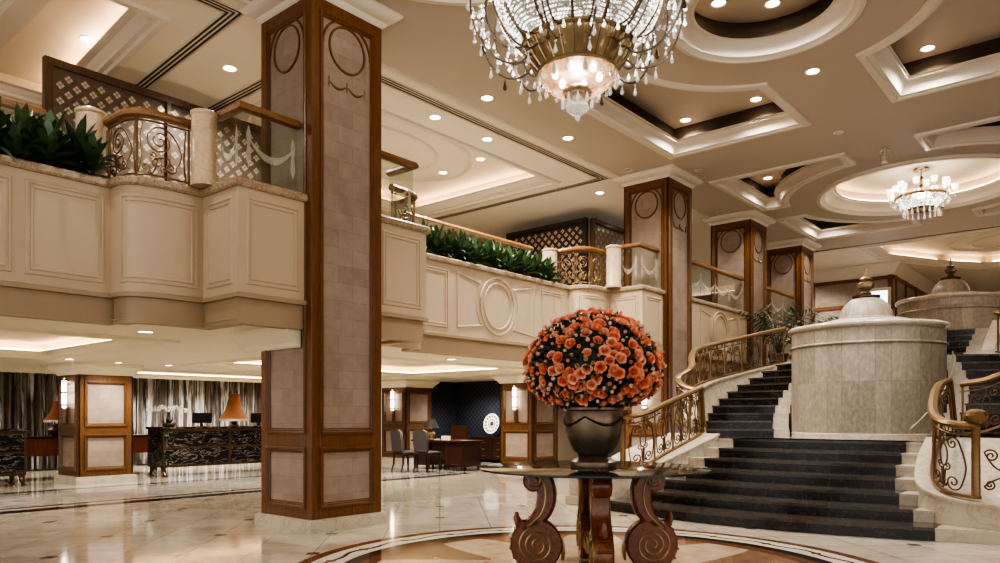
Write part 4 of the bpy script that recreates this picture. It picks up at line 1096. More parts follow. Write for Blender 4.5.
for k in range(18):
    a = 2*PI*k/18; d = Vector((math.cos(a), math.sin(a), 0)); hi = k % 2
    R1 = .64 if not hi else .50; z1 = ZB+.40 if not hi else ZB+.52
    m = MB(); m.tube(smoothpath([tuple(Vector(c2)+d*r+Vector((0,0,z))) for r, z in ((.2,ZB+.30),(.4,ZB+.22),(R1-.02,ZB+.26),(R1,z1))], 5), .009, 5); m.build('arm', M['silver'], c2o)
    m = MB(); m.lathe([(.03,0),(.055,.02),(.07,.13),(.066,.13),(.05,.025),(.0,.01)], 12, (c2[0]+d.x*R1, c2[1]+d.y*R1, z1)); m.build('shade', emis('lit_glass_shade', srgb(255,246,230), 1.6) if k == 0 else bpy.data.materials['lit_glass_shade'], c2o)
    for zz, ll in ((0,.12),):
        
        for rr_, z_, l_ in ((R1, z1-.06, .12), (.34, ZB+.06, .15), (.54, ZB+.28, .14)):
            q = MB(); drop(q, (c2[0]+d.x*rr_, c2[1]+d.y*rr_, z_), l_, .028); q.build('pendant', M['crystal'], c2o, smooth=0)
def pt(loc, e, r=.1, c=(1,.96,.89)):
    l = bpy.data.lights.new('lamp_glow', 'POINT'); l.energy = e; l.shadow_soft_size = r; l.color = c; ob = bpy.data.objects.new('lamp_glow', l); COL.objects.link(ob); ob.location = loc
pt((CH[0],CH[1],4.2), 10, .05); pt((CH[0],CH[1],5.85), 90, .2); pt((TR[0],TR[1],6.15), 70, .2); spot((2.6,7.9,6.36), 90, 120); spot((9.8,8.0,6.36), 90, 130); spot((27,1,6.7), 320, 160); spot((25.5,9,6.38), 200, 150); spot((32,0,6.38), 200, 150); spot((10,11.5,6.68), 120, 160); spot((1.5,11.5,6.68), 120, 160)  # the spots are added fill for planters, trays and far ceiling, without fittings

# ------------------------------------------------------------------ grand staircase
RIS = .14; AX = 3.70
st = thing('staircase', 'grand marble staircase with black treads rising to the travertine drum', 'staircase', (8.7,AX,0))
Yr = [1.63,1.91,2.14,2.28,2.37,2.40,2.44]
def front(i, y):   # plan x of the riser front of lower step i (0..6)
    b = 8.80+.482*i; k = .085*max(0, 1-i/6.5); return b+k*(y-AX)**2
def curb_in(x):    # inner curb line (right side) as y
    tab = [(9.3,1.30),(9.5,1.62),(9.8,1.90),(10.3,2.02),(10.9,2.10),(11.5,2.15),(12.3,2.2)]
    for (a, b), (c, d) in zip(tab, tab[1:]):
        if x <= c: return b+(d-b)*(max(a, x)-a)/(c-a)
    return 2.2
XB = 12.2
for i in range(7):
    y0 = 1.55-.1*0 if i else .2; yr = Yr[i]; yl = 2*AX-yr
    ye0 = curb_in(front(i, yr))-.12 if i else .8; ye1 = 2*AX-ye0
    n = 28; ys = [ye0+(ye1-ye0)*k/n for k in range(n+1)]
    clampx = lambda y, i=i: min(front(i, max(yr-.5, min(yl+.5, y))), 9.3 if i == 0 else 99)
    loop = [(clampx(y), y) for y in ys]+[(XB, ye1), (XB, ye0)]
    nose = [(a-.015, b) if k <= n else (a, b) for k, (a, b) in enumerate(loop)]
    z1 = RIS*(i+1)
    m = MB(); m.prism(loop[::-1], RIS*i, z1-.03); m.prism(nose[::-1], z1-.03, z1); s_ = m.build('step', M['marble'], st, smooth=0)
    ys = [yr+(yl-yr)*k/24 for k in range(25)]; xe = front(i+1, AX)+.3 if i < 6 else 12.25
    la = [(front(i, y)-.008, y) for y in ys]+[(xe, yl), (xe, yr)]; lb = [(front(i, y)-.03, y) for y in ys]+[(xe, yl), (xe, yr)]
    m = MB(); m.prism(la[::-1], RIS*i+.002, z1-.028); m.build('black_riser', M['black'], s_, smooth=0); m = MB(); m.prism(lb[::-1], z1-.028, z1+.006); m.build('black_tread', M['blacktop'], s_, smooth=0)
DC = (13.58, 3.44); ZL = RIS*7
land = [(11.76,1.2),(11.76,6.2),(12.28,6.02)]+[(DC[0]+1.2*math.cos(R(a)), DC[1]+1.2*math.sin(R(a))) for a in range(118, 243, 10)]+[(12.28,1.08)]
m = MB(); m.prism(land, ZL-.14, ZL); m.prism([(11.75,1.1),(11.75,2.3),(12.4,2.3),(12.4,1.1)], 0, ZL-.14); m.prism([(11.75,5.1),(11.75,6.2),(12.4,6.0),(12.4,5.1)], 0, ZL-.14); m.build('landing', M['marble'], st, smooth=0)
blk = [(11.66,2.44),(11.66,4.96),(12.2,5.5),(12.5,5.75)]+[(DC[0]+1.45*math.cos(R(a)), DC[1]+1.45*math.sin(R(a))) for a in range(120, 242, 10)]+[(12.5,1.35),(12.2,1.6)]
m = MB(); m.prism(blk, ZL, ZL+.006); m.build('black_paving', M['blacktop'], st, smooth=0)
def arcband(r0, r1, a0, a1, n=6, c=DC):
    return [(c[0]+r1*math.cos(R(a0+(a1-a0)*k/n)), c[1]+r1*math.sin(R(a0+(a1-a0)*k/n))) for k in range(n+1)]+[(c[0]+r0*math.cos(R(a1+(a0-a1)*k/n)), c[1]+r0*math.sin(R(a1+(a0-a1)*k/n))) for k in range(n+1)]
A0, DA, NS = 119, 7.4, 10
def ccw(p):
    return p if sum(p[i-1][0]*p[i][1]-p[i][0]*p[i-1][1] for i in range(len(p))) > 0 else p[::-1]
for sg in (1, -1):
    for i in range(NS):
        a0 = A0-DA*i; a1 = A0-DA*NS-4; z1 = ZL+RIS*(i+1); z0 = ZL+RIS*i-.02
        m = MB(); m.prism(ccw(arcband(1.22, 2.75, sg*a0, sg*a1, 8)), z0, z1); s_ = m.build('step', M['marble'], st, smooth=0)
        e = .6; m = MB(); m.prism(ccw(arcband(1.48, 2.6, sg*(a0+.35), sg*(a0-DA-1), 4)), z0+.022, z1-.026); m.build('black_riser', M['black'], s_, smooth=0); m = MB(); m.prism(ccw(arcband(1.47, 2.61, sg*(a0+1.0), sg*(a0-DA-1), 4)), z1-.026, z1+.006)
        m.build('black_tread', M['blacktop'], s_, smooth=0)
ZL2 = ZL+RIS*NS
# curbs of the lower flight
cin = [(11.72,2.17,1.06),(11.5,2.15,1.0),(10.9,2.10,.86),(10.3,2.02,.71),(9.8,1.90,.56),(9.5,1.62,.46),(9.37,1.1,.41),(9.37,.95,.405),(9.37,.82,.40)]
cout = [(11.72,1.3,1.06),(11.5,1.25,1.0),(10.9,1.12,.86),(10.4,1.0,.71),(10.2,.94,.56),(10.1,.88,.46),(10.05,.85,.41),(10.02,.83,.405),(10.0,.82,.40)]
ci = smoothpath(cin, 5); co = smoothpath(cout, 5)
for sg, nm in ((1, 'right'), (-1, 'left')):
    my = lambda y: y if sg == 1 else 7.4-y
    m = MB(); n = len(ci); vs = []
    for a, b in zip(ci, co):
        zt = a.z-.03
        vs += [(a.x, my(a.y), 0), (a.x, my(a.y), zt), (b.x, my(b.y), zt), (b.x, my(b.y), 0)]
    fs = [(k*4+j, k*4+j+1, (k+1)*4+j+1, (k+1)*4+j) for k in range(n-1) for j in range(3)]+[(0,1,2,3), tuple((n-1)*4+j for j in (3,2,1,0))]
    m.add(vs, fs); cb = m.build('curb', M['marble'], st)
    m = MB(); vs = []
    for k, (a, b) in enumerate(zip(ci, co)):
        d = (b-a).normalized()*.03
        p, q = a-d, b+d; vs += [(p.x, my(p.y), a.z-.03), (p.x, my(p.y), a.z), (q.x, my(q.y), a.z), (q.x, my(q.y), a.z-.03)]
    m.add(vs, [(k*4+j, k*4+(j+1) % 4, (k+1)*4+(j+1) % 4, (k+1)*4+j) for k in range(n-1) for j in range(4)]+[(0,1,2,3), tuple((n-1)*4+j for j in (3,2,1,0))]); m.build('curb_cap', M['marble'], cb)
# upper curbs beside the curved flights
UZ = [(128,1.30),(118,1.50),(112,1.70),(105,1.86),(90,2.01),(70,2.20),(50,2.42),(40,2.52)]
def curbz(az):
    for (a, z), (b, y) in zip(UZ, UZ[1:]):
        if a >= az >= b: return z+(y-z)*(a-az)/(a-b)
    return UZ[0][1] if az > 128 else UZ[-1][1]
def upz(az): return ZL+RIS*NS*max(0, (A0-az))/(DA*NS)
for sg in (1, -1):
    P = []
    for k in range(31):
        az = 128-(128-40)*k/30; P.append((az, curbz(az)-.035))
    m = MB(); vs = []
    for az, z in P:
        for r, zz in ((2.74,0),(2.74,z),(2.98,z),(2.98,0)): vs.append((DC[0]+r*math.cos(R(az)), DC[1]+sg*r*math.sin(R(az)), zz))
    m.add(vs, [(k*4+j, k*4+j+1, (k+1)*4+j+1, (k+1)*4+j) for k in range(30) for j in range(3)]+[(0,1,2,3), (123,122,121,120)]); cb = m.build('curb', M['marble'], st)
    m = MB(); vs = []
    for az, z in P:
        for r, zz in ((2.71,z),(2.71,z+.035),(3.01,z+.035),(3.01,z)): vs.append((DC[0]+r*math.cos(R(az)), DC[1]+sg*r*math.sin(R(az)), zz))
    m.add(vs, [(k*4+j, k*4+(j+1) % 4, (k+1)*4+(j+1) % 4, (k+1)*4+j) for k in range(30) for j in range(4)]+[(0,1,2,3), (123,122,121,120)]); m.build('curb_cap', M['marble'], cb)
# second landing and flight
s2 = thing('staircase', 'upper flight of black marble steps seen right of the travertine drum', 'staircase', (16,3.6,ZL2))
la2 = [(14.9,6.9),(14.9,.2),(16.1,.2),(16.1,5.2),(20.5,5.2),(20.5,6.9)]
m = MB(); m.prism([(15.2,1.95),(15.75,1.2),(17,.2),(21,.2),(21,6.9),(17,6.9),(15.75,5.72),(15.2,4.95)], ZL2-.12, ZL2-.004); m.build('landing', M['marble'], s2, smooth=0)
for i in range(5):
    x = 16.0+.34*i; z0 = ZL2+RIS*i; m = MB(); m.box(x,2.15,z0-.004,20,5.1,z0+RIS); q = m.build('step', M['marble'], s2, smooth=0)
    m = MB(); m.box(x-.008,2.4,z0+.0,x+.4,4.85,z0+RIS-.026); m.build('black_riser', M['black'], q, smooth=0); m = MB(); m.box(x-.03,2.39,z0+RIS-.026,x+.4,4.86,z0+RIS+.006); m.build('black_tread', M['blacktop'], q, smooth=0)
m = MB(); m.box(15.75,1.9,ZL2,17.6,2.12,ZL2+.16); m.add([(16.0,1.92,ZL2+.16),(17.5,1.92,ZL2+.86),(17.5,2.12,ZL2+.86),(16.0,2.12,ZL2+.16),(16.0,1.92,ZL2+.1),(17.5,1.92,ZL2+.1),(17.5,2.12,ZL2+.1),(16.0,2.12,ZL2+.1)], [(0,1,2,3),(4,5,1,0),(7,6,2,3),(1,5,6,2),(0,3,7,4)]); m.build('curb', M['marble'], s2, smooth=0)
ZL3 = ZL2+RIS*5
m = MB(); m.box(17.7,.5,ZL3-.3,26.5,6.6,ZL3-.001); m.build('upper_landing', M['marble'], s2, smooth=0)
# travertine drums with domes
def drum(label, c, z0, zt, dome=True):
    o = thing('marble_drum', label, 'drum', (c[0], c[1], z0)); r = 1.17; cc_ = (c[0], c[1], 0)
    m = MB(); m.lathe([(r,z0),(r,zt-.34)], 72, cc_); m.build('drum_wall', M['drum'], o)
    m = MB(); m.lathe([(r+.012,z0),(r+.012,z0+.085),(r,z0+.095)], 72, cc_); m.build('drum_base', M['marble'], o)
    m = MB(); m.lathe([(r,zt-.36),(r+.025,zt-.35),(r+.03,zt-.335),(r+.02,zt-.32),(r+.0,zt-.31),(r,zt-.09)], 72, cc_); m.build('frieze', M['drum'], o)
    m = MB(); m.lathe([(r,zt-.10),(r+.03,zt-.085),(r+.055,zt-.06),(r+.06,zt-.03),(r+.04,zt-.005),(r,zt),(.9,zt+.04),(.7,zt+.06),(.66,zt+.10),(0,zt+.10)], 72, cc_); m.build('rim', M['marble'], o)
    m = MB(); m.lathe([(.46,zt+.10),(.46,zt+.14),(.42,zt+.16),(.40,zt+.26),(.34,zt+.38),(.24,zt+.47),(.14,zt+.51)], 40, cc_); m.build('dome', M['drum'], o)
    m = MB(); m.lathe([(.20,zt+.49),(.22,zt+.50),(.22,zt+.53),(.10,zt+.54),(0,zt+.54)], 32, cc_); m.build('dome_collar', M['bronze'], o)
    m = MB(); m.lathe([(.06,zt+.54),(.09,zt+.58),(.05,zt+.62),(.12,zt+.68),(.13,zt+.74),(.06,zt+.78),(.10,zt+.82),(.04,zt+.86),(.025,zt+.95),(0,zt+1.06)], 20, cc_, flute=lambda a: 1+.12*math.cos(6*a)); m.build('finial', M['gilt2'], o)
drum('round travertine drum with domed cap and finial, in the middle of the staircase', DC, ZL, 2.84)
drum('second round travertine drum with dome, farther back at the right edge', (21.4,3.47), ZL3, 4.25)

# ------------------------------------------------------------------ stair railings
def railing(pts, label, hand=.78, newel=True, npan=4, endpost=True):
    """pts: list of (x,y,zbase)"""
    P = Path(pts); c = P.p[0]; o = thing('stair_railing', label, 'railing', (c.x, c.y, c.z))
    n = 60; sm = [P.at(P.L*i/n)[0] for i in range(n+1)]
    def rp(off): return [(p.x, p.y, p.z+off) for p in sm]
    m = MB(); m.psweep(rp(0), [(-.05,hand-.02),(-.06,hand+.005),(-.045,hand+.035),(0,hand+.05),(.045,hand+.035),(.06,hand+.005),(.05,hand-.02),(.02,hand-.035),(-.02,hand-.035)], vmap, closed=False, closedprof=True); m.build('handrail', M['iron'], o)
    m = MB(); m.psweep(rp(0), [(-.03,0.0),(-.03,.03),(.03,.03),(.03,0.0)], vmap, closed=False, closedprof=True); m.build('bottom_rail', M['iron'], o)
    m = MB(); m.tube(rp(hand-.10), .009, 6); m.build('upper_rail', M['iron'], o)
    for i in range(npan+1):
        s = .03+(P.L-.06)*i/npan
        if i == 0 and newel: continue
        m = MB(); m.tube([P.map(s, 0), P.map(s, hand-.02)], .016, 8); m.build('baluster', M['iron'], o)
    for i in range(npan):
        a = .05+(P.L-.10)*i/npan; b = .05+(P.L-.10)*(i+1)/npan; iron_panel(o, P, a+.01, b-.01, .05, hand-.11, .0095, 'lyre', 'irondark')
        k = max(2, int((b-a)/.16))
        for j in range(k):
            q = MB(); u = a+(b-a)*(j+.5)/k; q.tube([P.map(u+.028*math.cos(t*PI/6), hand-.068+.026*math.sin(t*PI/6)) for t in range(12)], .006, 5, True)
            q.build('ring', M['irondark'], o)
    if newel:
        p = P.p[0]; q = MB(); q.lathe([(.05,0),(.055,.02),(.045,.04),(.042,hand*.97),(.055,hand),(.04,hand+.03)], 14, tuple(p)); nw = q.build('newel_post', M['iron'], o)
        q = MB(); q.lathe([(.035,hand+.03),(.05,hand+.04),(.10,hand+.08),(.115,hand+.12),(.10,hand+.165),(.05,hand+.19),(0,hand+.195)], 24, tuple(p)); q.build('newel_cap', M['iron'], nw)
        if label.endswith('right edge'):
            q = MB(); f = lambda u, z: (p.x-.03*u, p.y-u, p.z+z)
            for c in (volute((.14,.47), .07, R(150), -1, [(.20,.33)], (.42,.24), .06, R(100), 1), volute((.13,.16), .055, R(200), 1, [(.24,.24)], (.46,.28), .05, R(-100), -1)):
                q.tube([f(a, b) for a, b in c], .010, 6)
            q.build('scroll_bracket', M['irondark'], o)
    return o
def rz(x): 
    for a, b in zip(cin, cin[1:]):
        if a[0] >= x >= b[0]: return b[2]+(a[2]-b[2])*(x-b[0])/(a[0]-b[0])
    return 1.06 if x > 12 else .41
rp_ = [(9.48,1.30),(9.55,1.54),(9.74,1.71),(10.05,1.81),(10.6,1.90),(11.2,1.97),(11.55,1.96),(11.8,1.80)]
rpath = [(p.x, p.y, rz(p.x)+.0) for p in smoothpath([(a,b,0) for a, b in rp_], 5)]
railing(rpath, 'bronze scrollwork stair railing with round newel cap at the right edge', npan=4)
lpath = [(p.x, p.y, rz(p.x)) for p in smoothpath([(a,b,0) for a, b in [(9.75,5.86),(9.83,5.68),(10.06,5.57),(10.6,5.53),(11.2,5.51),(11.55,5.51),(11.8,5.52)]], 5)]
railing(lpath, 'bronze scrollwork stair railing beside the lower left steps, next to urn', npan=4)
def upper_path(sg):
    q = [(11.8, 5.52, 1.09), (11.83, 5.82, 1.14), (11.99, 6.12, 1.32)]+[(DC[0]+2.86*math.cos(R(a)), DC[1]+2.86*math.sin(R(a)), curbz(a)) for a in range(118, 42, -6)]
    q = [tuple(p) for p in smoothpath(q, 3)]
    return [(x, y if sg > 0 else 7.32-y, z) for x, y, z in q]
railing(upper_path(1), 'curving bronze scrollwork railing climbing left of the travertine drum', hand=.69, newel=False, npan=9)
railing(upper_path(-1), 'bronze railing of the right curved flight, at the right edge of the photo', hand=.69, newel=False, npan=9)

gr = thing('grab_rail', 'thin steel handrail rising along the right foot of the travertine drum', 'handrail', (12.7,2.6,ZL))
m = MB(); hp = [(DC[0]+1.26*math.cos(R(a)), DC[1]+1.26*math.sin(R(a)), 1.15+.0195*(a-223)) for a in range(223, 290, 4)]; m.tube(hp, .011, 8); m.build('rail', M['silver'], gr)
for k in (1, 7, 13):
    m = MB(); a = R(223+4*k); m.tube([hp[k], (DC[0]+1.17*math.cos(a), DC[1]+1.17*math.sin(a), hp[k][2]-.02)], .007, 6); m.build('bracket', M['silver'], gr)

# ------------------------------------------------------------------ potted palms
def make_palm(label, loc, h, seed):
    rn2 = random.Random(seed); o = thing('potted_palm', label, 'plant', (0,0,0))
    m = MB(); m.lathe([(0,0),(.16,0),(.22,.36),(.24,.38),(.24,.42),(.20,.42),(.19,.36),(0,.35)], 24); m.build('pot', M['urn'], o)
    m = MB()
    for k in range(16):
        az = k*2.4; L = h*rn2.uniform(.6,.95); lift = R(rn2.uniform(56,86)); d = Vector((math.cos(az), math.sin(az), 0)); sd = Vector((-d.y, d.x, 0)); pts_ = []
        for i in range(13):
            t = i/12; pts_.append(Vector((0,0,.38))+d*(L*t*math.cos(lift)*(1+.5*t))+Vector((0,0,L*(t*math.sin(lift)-.28*t*t*t))))
        m.tube(pts_, [.008*(1-.8*i/12) for i in range(13)], 5)
        for i in range(3, 13):
            for s in (-1, 1):
                p = pts_[i]; ln = .34*math.sin(PI*min(1, (i-1)/13))+.06; e = p+sd*s*ln*.75+d*ln*.5-Vector((0,0,ln*.35)); w_ = d*.014
                m.add([p-w_, p+w_, (p+e)/2+w_*1.3, e, (p+e)/2-w_*1.3], [(0,1,2,3,4)])
    m.build('fronds', M['palm'], o, smooth=0, normals=False); o.location = loc; return o
make_palm('potted palm left of the drum, nearer the third column', (17.55,6.35,ZL2), 1.85, 3)
make_palm('potted palm left of the drum, taller and before the farthest column', (19.3,6.3,ZL2), 2.3, 4)

# ------------------------------------------------------------------ reception area
def desk(x0, x1, y, label, section=1.6):
    o = thing('reception_desk', label, 'desk', ((x0+x1)/2, y+.36, 0)); 
    m = MB(); m.box(x0+.03,y+.03,.22,x1-.03,y+.72,1.04); m.build('body', M['darkwood'], o, smooth=0)
    m = MB(); m.box(x0-.03,y-.04,1.06,x1+.03,y+.78,1.105); m.build('worktop', M['blackwhite'], o, smooth=0)
    n = max(1, round((x1-x0)/section)); w = (x1-x0)/n
    fr = MB(); fr.box(x0,y,1.0,x1,y+.05,1.06); fr.box(x0,y,.62,x1,y+.05,.66); fr.box(x0,y,.2,x1,y+.05,.25)
    for i in range(n+1): xx = x0+w*i; fr.box(max(x0,xx-.03),y-.003,.2,min(x1,xx+.03),y+.053,1.05)
    for xx in (x0, x1-.04): fr.box(xx,y+.05,.2,xx+.04,y+.74,.25); fr.box(xx,y+.05,1.0,xx+.04,y+.74,1.06); fr.box(xx,y+.7,.2,xx+.04,y+.74,1.05)
    fr.build('bronze_frame', M['bronze'], o, smooth=0)
    for i in range(n):
        for z0, z1 in ((.25,.62),(.66,1.0)):
            m = MB(); m.box(x0+w*i+.03,y+.01,z0,x0+w*(i+1)-.03,y+.03,z1); m.build('marble_panel', M['blackwhite'], o, smooth=0)
    for xx in (x0+.005, x1-.025):
        m = MB(); m.box(xx,y+.05,.25,xx+.02,y+.70,1.0); m.build('marble_panel', M['blackwhite'], o, smooth=0)
    for xx in (x0+.05, x1-.05):
        for yy, dy in ((y+.10,-1),(y+.62,1)):
            m = MB(); m.tube([(xx,yy,.20),(xx,yy+.03*dy,.1),(xx,yy+.12*dy,.02)], [.06,.045,.03], 8); m.add([], []); m.box(xx-.05,yy+.06*dy-.05,0,xx+.05,yy+.14*dy+.03,.02); m.build('foot', M['bronze'], o)
desk(7.72,12.52,16.35,'long black marble reception desk right of the short column')
desk(.25,5.05,16.35,'black marble reception desk at the left edge of the photo')
# drapes
for i in range(7):
    x0 = -2+2.2*i; m = MB(); n = 64; vs = []
    for k in range(n+1):
        u = k/n; xx = x0+2.16*u; yy = 20.55+.05*math.sin(u*2.16*2*PI/.16)+.02*math.sin(u*31)
        vs += [(xx,yy,.04),(xx,yy,2.62)]
    m.add(vs, [(k*2,k*2+2,k*2+3,k*2+1) for k in range(n)])
    o = m.build('drape', M['curtain'], None, smooth=60, normals=False); tag(o, 'striped silk floor length drape behind reception, %s from the left' % ORD[i], 'curtain', 'striped drapes behind reception')
m = MB(); m.box(-4,20.9,.0,16,20.95,.12); struct(m.build('baseboard_back', M['marble'], smooth=0))
# back console, lamps, monitors, orchid
co_ = thing('console_table', 'reddish wood console behind the short column, under the copper lamp', 'table', (6.6,18.25,0))
m = MB(); m.box(4.6,18,.48,8.6,18.5,.86); m.build('drawer_case', wood('reddish_wood', srgb(112,56,28), srgb(150,82,44)), co_, smooth=0)
m = MB(); m.box(4.55,17.96,.86,8.65,18.54,.90); m.build('table_top', M['darkwood'], co_, smooth=0)
for x in (4.65,6.6,8.5):
    for y in (18.05,18.42):
        m = MB(); m.box(x,y,0,x+.06,y+.06,.48); m.build('leg', M['darkwood'], co_, smooth=0)
def make_lamp(label, loc, z0, hs, r0, base):
    o = thing('table_lamp', label, 'lamp', loc, 'copper silk table lamps at reception')
    m = MB(); m.lathe(base, 24, loc); m.build('base', M['urn'], o)
    m = MB(); m.lathe([(r0*k, z0+hs*t) for t, k in ((0,1),(.1,.88),(.3,.66),(.55,.48),(.85,.36),(1,.38))], 32, loc); m.build('lamp_shade', M['shade'], o)
    m = MB(); m.lathe([(r0*.99,z0+.005),(r0*1.01,z0),(r0*1.0,z0-.05),(r0*.97,z0-.05)], 48, loc); m.build('fringe', M['silver'], o)
    m = MB(); m.lathe([(0,z0+hs*.35),(.03,z0+hs*.38),(.03,z0+hs*.45),(0,z0+hs*.5)], 10, loc); m.build('bulb', M['bulb'], o); return o
make_lamp('copper silk lamp with bell shade standing on the right reception desk', (9.72,16.85,1.105), .17, .62, .35, [(0,0),(.12,0),(.12,.02),(.04,.04),(.08,.10),(.02,.2),(.015,.55),(0,.55)])
make_lamp('copper silk lamp on rounded dark base, on the console left of the short column', (6.28,18.25,.90), .36, .42, .30, [(0,0),(.10,0),(.20,.06),(.24,.14),(.19,.22),(.06,.26),(.02,.29),(.015,.6),(0,.6)])
def make_monitor(label, loc):
    o = thing('computer_monitor', label, 'monitor', (0,0,0), 'computer monitors on the reception desk')
    m = MB(); m.box(-.24,-.02,.10,.24,.02,.40); m.build('screen', M['blackp'], o, smooth=0)
    m = MB(); m.box(-.03,.02,.04,.03,.05,.24); m.box(-.12,-.08,0,.12,.10,.012); m.box(-.03,.0,.01,.03,.06,.06); m.build('stand', M['blackp'], o, smooth=0)
    o.location = loc; return o
a = make_monitor('black computer monitor between orchid and copper lamp', (8.92,16.9,1.02)); a.location.z = 1.105; a.scale = (1,1,.8)
b_ = dup(a, (10.45,16.9,1.105), label='black computer monitor right of the copper lamp, by the big column')
orc = thing('potted_orchid', 'white phalaenopsis orchids in a dark bowl on the reception desk corner', 'plant', (8.05,16.75,1.105))
m = MB(); m.lathe([(0,0),(.10,0),(.14,.03),(.15,.07),(.14,.08),(.12,.06),(0,.05)], 20, (8.05,16.75,1.105)); m.build('bowl', M['urn'], orc)
m = MB(); fm = MB(); rn3 = random.Random(9)
for k in range(9):
    az = k*.7+rn3.uniform(-.2,.2); L = rn3.uniform(.35,.55); d = Vector((math.cos(az), math.sin(az)*.6, 0)); b0 = Vector((8.05,16.75,1.2)); ps = smoothpath([b0, b0+d*.1*L+Vector((0,0,.26)), b0+d*.55*L+Vector((0,0,.36)), b0+d*1.1*L+Vector((0,0,.26))], 6)
    m.tube(ps, .006, 5)
    for j in range(7, len(ps), 2):
        c = ps[j]+Vector((rn3.uniform(-.02,.02), rn3.uniform(-.02,.02), rn3.uniform(-.02,.02)))
        for q in range(5):
            an = 2*PI*q/5; t1 = Vector((math.cos(an), -.25, math.sin(an))); t2 = Vector((-math.sin(an), 0, math.cos(an))); fm.add([c, c+t1*.02+t2*.012, c+t1*.036, c+t1*.02-t2*.012], [(0,1,2,3)])
m.build('flower_stems', M['palm'], orc); o = fm.build('white_blossoms', M['white_p'], orc, smooth=0, normals=False)
m = MB()
for k in range(16): strap_leaf(m, Vector((8.05,16.75,1.15)), k*1.3, rn3.uniform(.25,.38), R(rn3.uniform(15,60)), .35, .04)
m.build('leaves', M['leafA'], orc, normals=False)

# ------------------------------------------------------------------ concierge corner
m = MB(); m.box(16.9,12.75,0,17.0,16.3,2.4); struct(m.build('wall_alcove', M['navy'], smooth=0))
m = MB(); m.box(15.46,16.2,0,16.9,16.3,2.4); struct(m.build('wall_alcove_return', M['navy'], smooth=0))
dk = thing('writing_desk', 'carved mahogany writing desk before the navy alcove', 'desk', (13.5,13.3,0))
x0, x1, y0, y1 = 13.15, 13.95, 12.4, 14.2
m = MB(); m.box(x0,y0,.70,x1,y1,.745); m.box(x0+.03,y0+.03,.68,x1-.03,y1-.03,.70); m.build('desk_top', M['darkwood'], dk, smooth=0)
for ya, yb in ((y0+.05,y0+.6),(y1-.6,y1-.05)):
    m = MB(); m.box(x0+.05,ya,.10,x1-.05,yb,.68); pe = m.build('pedestal', M['darkwood'], dk, smooth=0)
    m = MB(); f = lambda u, z, o: (x0+.05-o, u, z); m.psweep(rect(ya+.05,yb-.05,.16,.62)[::-1], [(0,0),(.01,.018),(.03,.018),(.04,0)], f); m.build('panel_moulding', M['darkwood'], pe)
    for yy in (ya+.05, yb-.05):
        for xx in (x0+.1, x1-.1):
            m = MB(); m.lathe([(.03,0),(.04,.03),(.03,.07),(.045,.10)], 10, (xx,yy,0)); m.build('foot', M['darkwood'], pe)
m = MB(); m.box(x0+.12,y0+.6,.25,x0+.16,y1-.6,.68); m.build('modesty_panel', M['darkwood'], dk, smooth=0)
def make_chair(label, loc, rz_):
    o = thing('side_chair', label, 'chair', (0,0,0), 'grey upholstered chairs at the writing desk')
    m = MB(); m.box(-.24,-.24,.40,.24,.24,.44); m.build('seat_frame', M['darkwood'], o, smooth=0)
    m = MB(); m.lathe([(0,.44),(.25,.44),(.27,.46),(.26,.49),(.2,.51),(0,.515)], 4); m.xf(Matrix.Rotation(PI/4, 4, 'Z') @ Matrix.Scale(1.2, 4, (1,0,0)) @ Matrix.Scale(1.2, 4, (0,1,0))); m.build('seat', M['grey_up'], o, smooth=50)
    m = MB(); vs = []; n = 12
    prf = [(-.2,.50),(-.22,.75),(-.21,.95),(-.12,1.02),(.12,1.02),(.21,.95),(.22,.75),(.2,.50)]
    for dx in (-.035,.035):
        for y, z in prf: vs.append((-.22-.10*(z-.5)+dx, y, z))
    m.add(vs, [tuple(range(7,-1,-1)), tuple(range(8,16))]+[(i,(i+1) % 8,(i+1) % 8+8,i+8) for i in range(8)]); m.build('backrest', M['grey_up'], o, smooth=50)
    for sx, sy in ((1,1),(1,-1),(-1,1),(-1,-1)):
        m = MB(); m.tube([(sx*.20,sy*.20,.42),(sx*.21,sy*.20,.2),(sx*(.22 if sx > 0 else .27),sy*.21,0)], [.028,.022,.016], 8); m.build('leg', M['blackp'], o)
    o.location = loc; o.rotation_euler = (0,0,rz_); return o
ca = make_chair('grey upholstered chair at the writing desk, left of the two', (12.3,13.47,0), R(-8)); dup(ca, (12.52,12.94,0), R(6), 'grey upholstered chair at the writing desk, right of the two')
ac = thing('desk_chair', 'brown leather desk chair behind the mahogany writing desk', 'chair', (14.35,13.85,0))
m = MB(); m.box(14.1,13.58,.42,14.6,14.12,.52); m.build('seat', M['leather'], ac); m = MB(); m.box(14.56,13.57,.52,14.64,14.13,1.08); m.build('backrest', M['leather'], ac)
for sy in (13.55,14.11):
    m = MB(); m.tube([(14.6,sy+.02,.70),(14.3,sy+.02,.70),(14.16,sy+.02,.66),(14.16,sy+.02,.5)], .022, 8); m.build('armrest', M['silver'], ac)
for sx in (14.14,14.56):
    for sy in (13.62,14.08): m = MB(); m.tube([(sx,sy,.42),(sx,sy,0)], .022, 8); m.build('leg', M['darkwood'], ac)
dl = thing('desk_lamp', 'brass ginger jar lamp with black shade on the writing desk', 'lamp', (13.5,13.8,.745))
m = MB(); m.lathe([(0,0),(.08,0),(.08,.02),(.04,.03),(.09,.10),(.10,.16),(.06,.22),(.02,.25),(.015,.34)], 20, (13.5,13.8,.745)); m.build('base', M['gilt'], dl)
m = MB(); m.lathe([(.21,.30),(.07,.54),(.065,.54),(.205,.30)], 28, (13.5,13.8,.745)); m.build('lamp_shade', M['shadeblk'], dl)
m = MB(); m.lathe([(0,.34),(.03,.36),(.03,.4),(0,.43)], 10, (13.5,13.8,.745)); m.build('bulb', M['bulb'], dl)
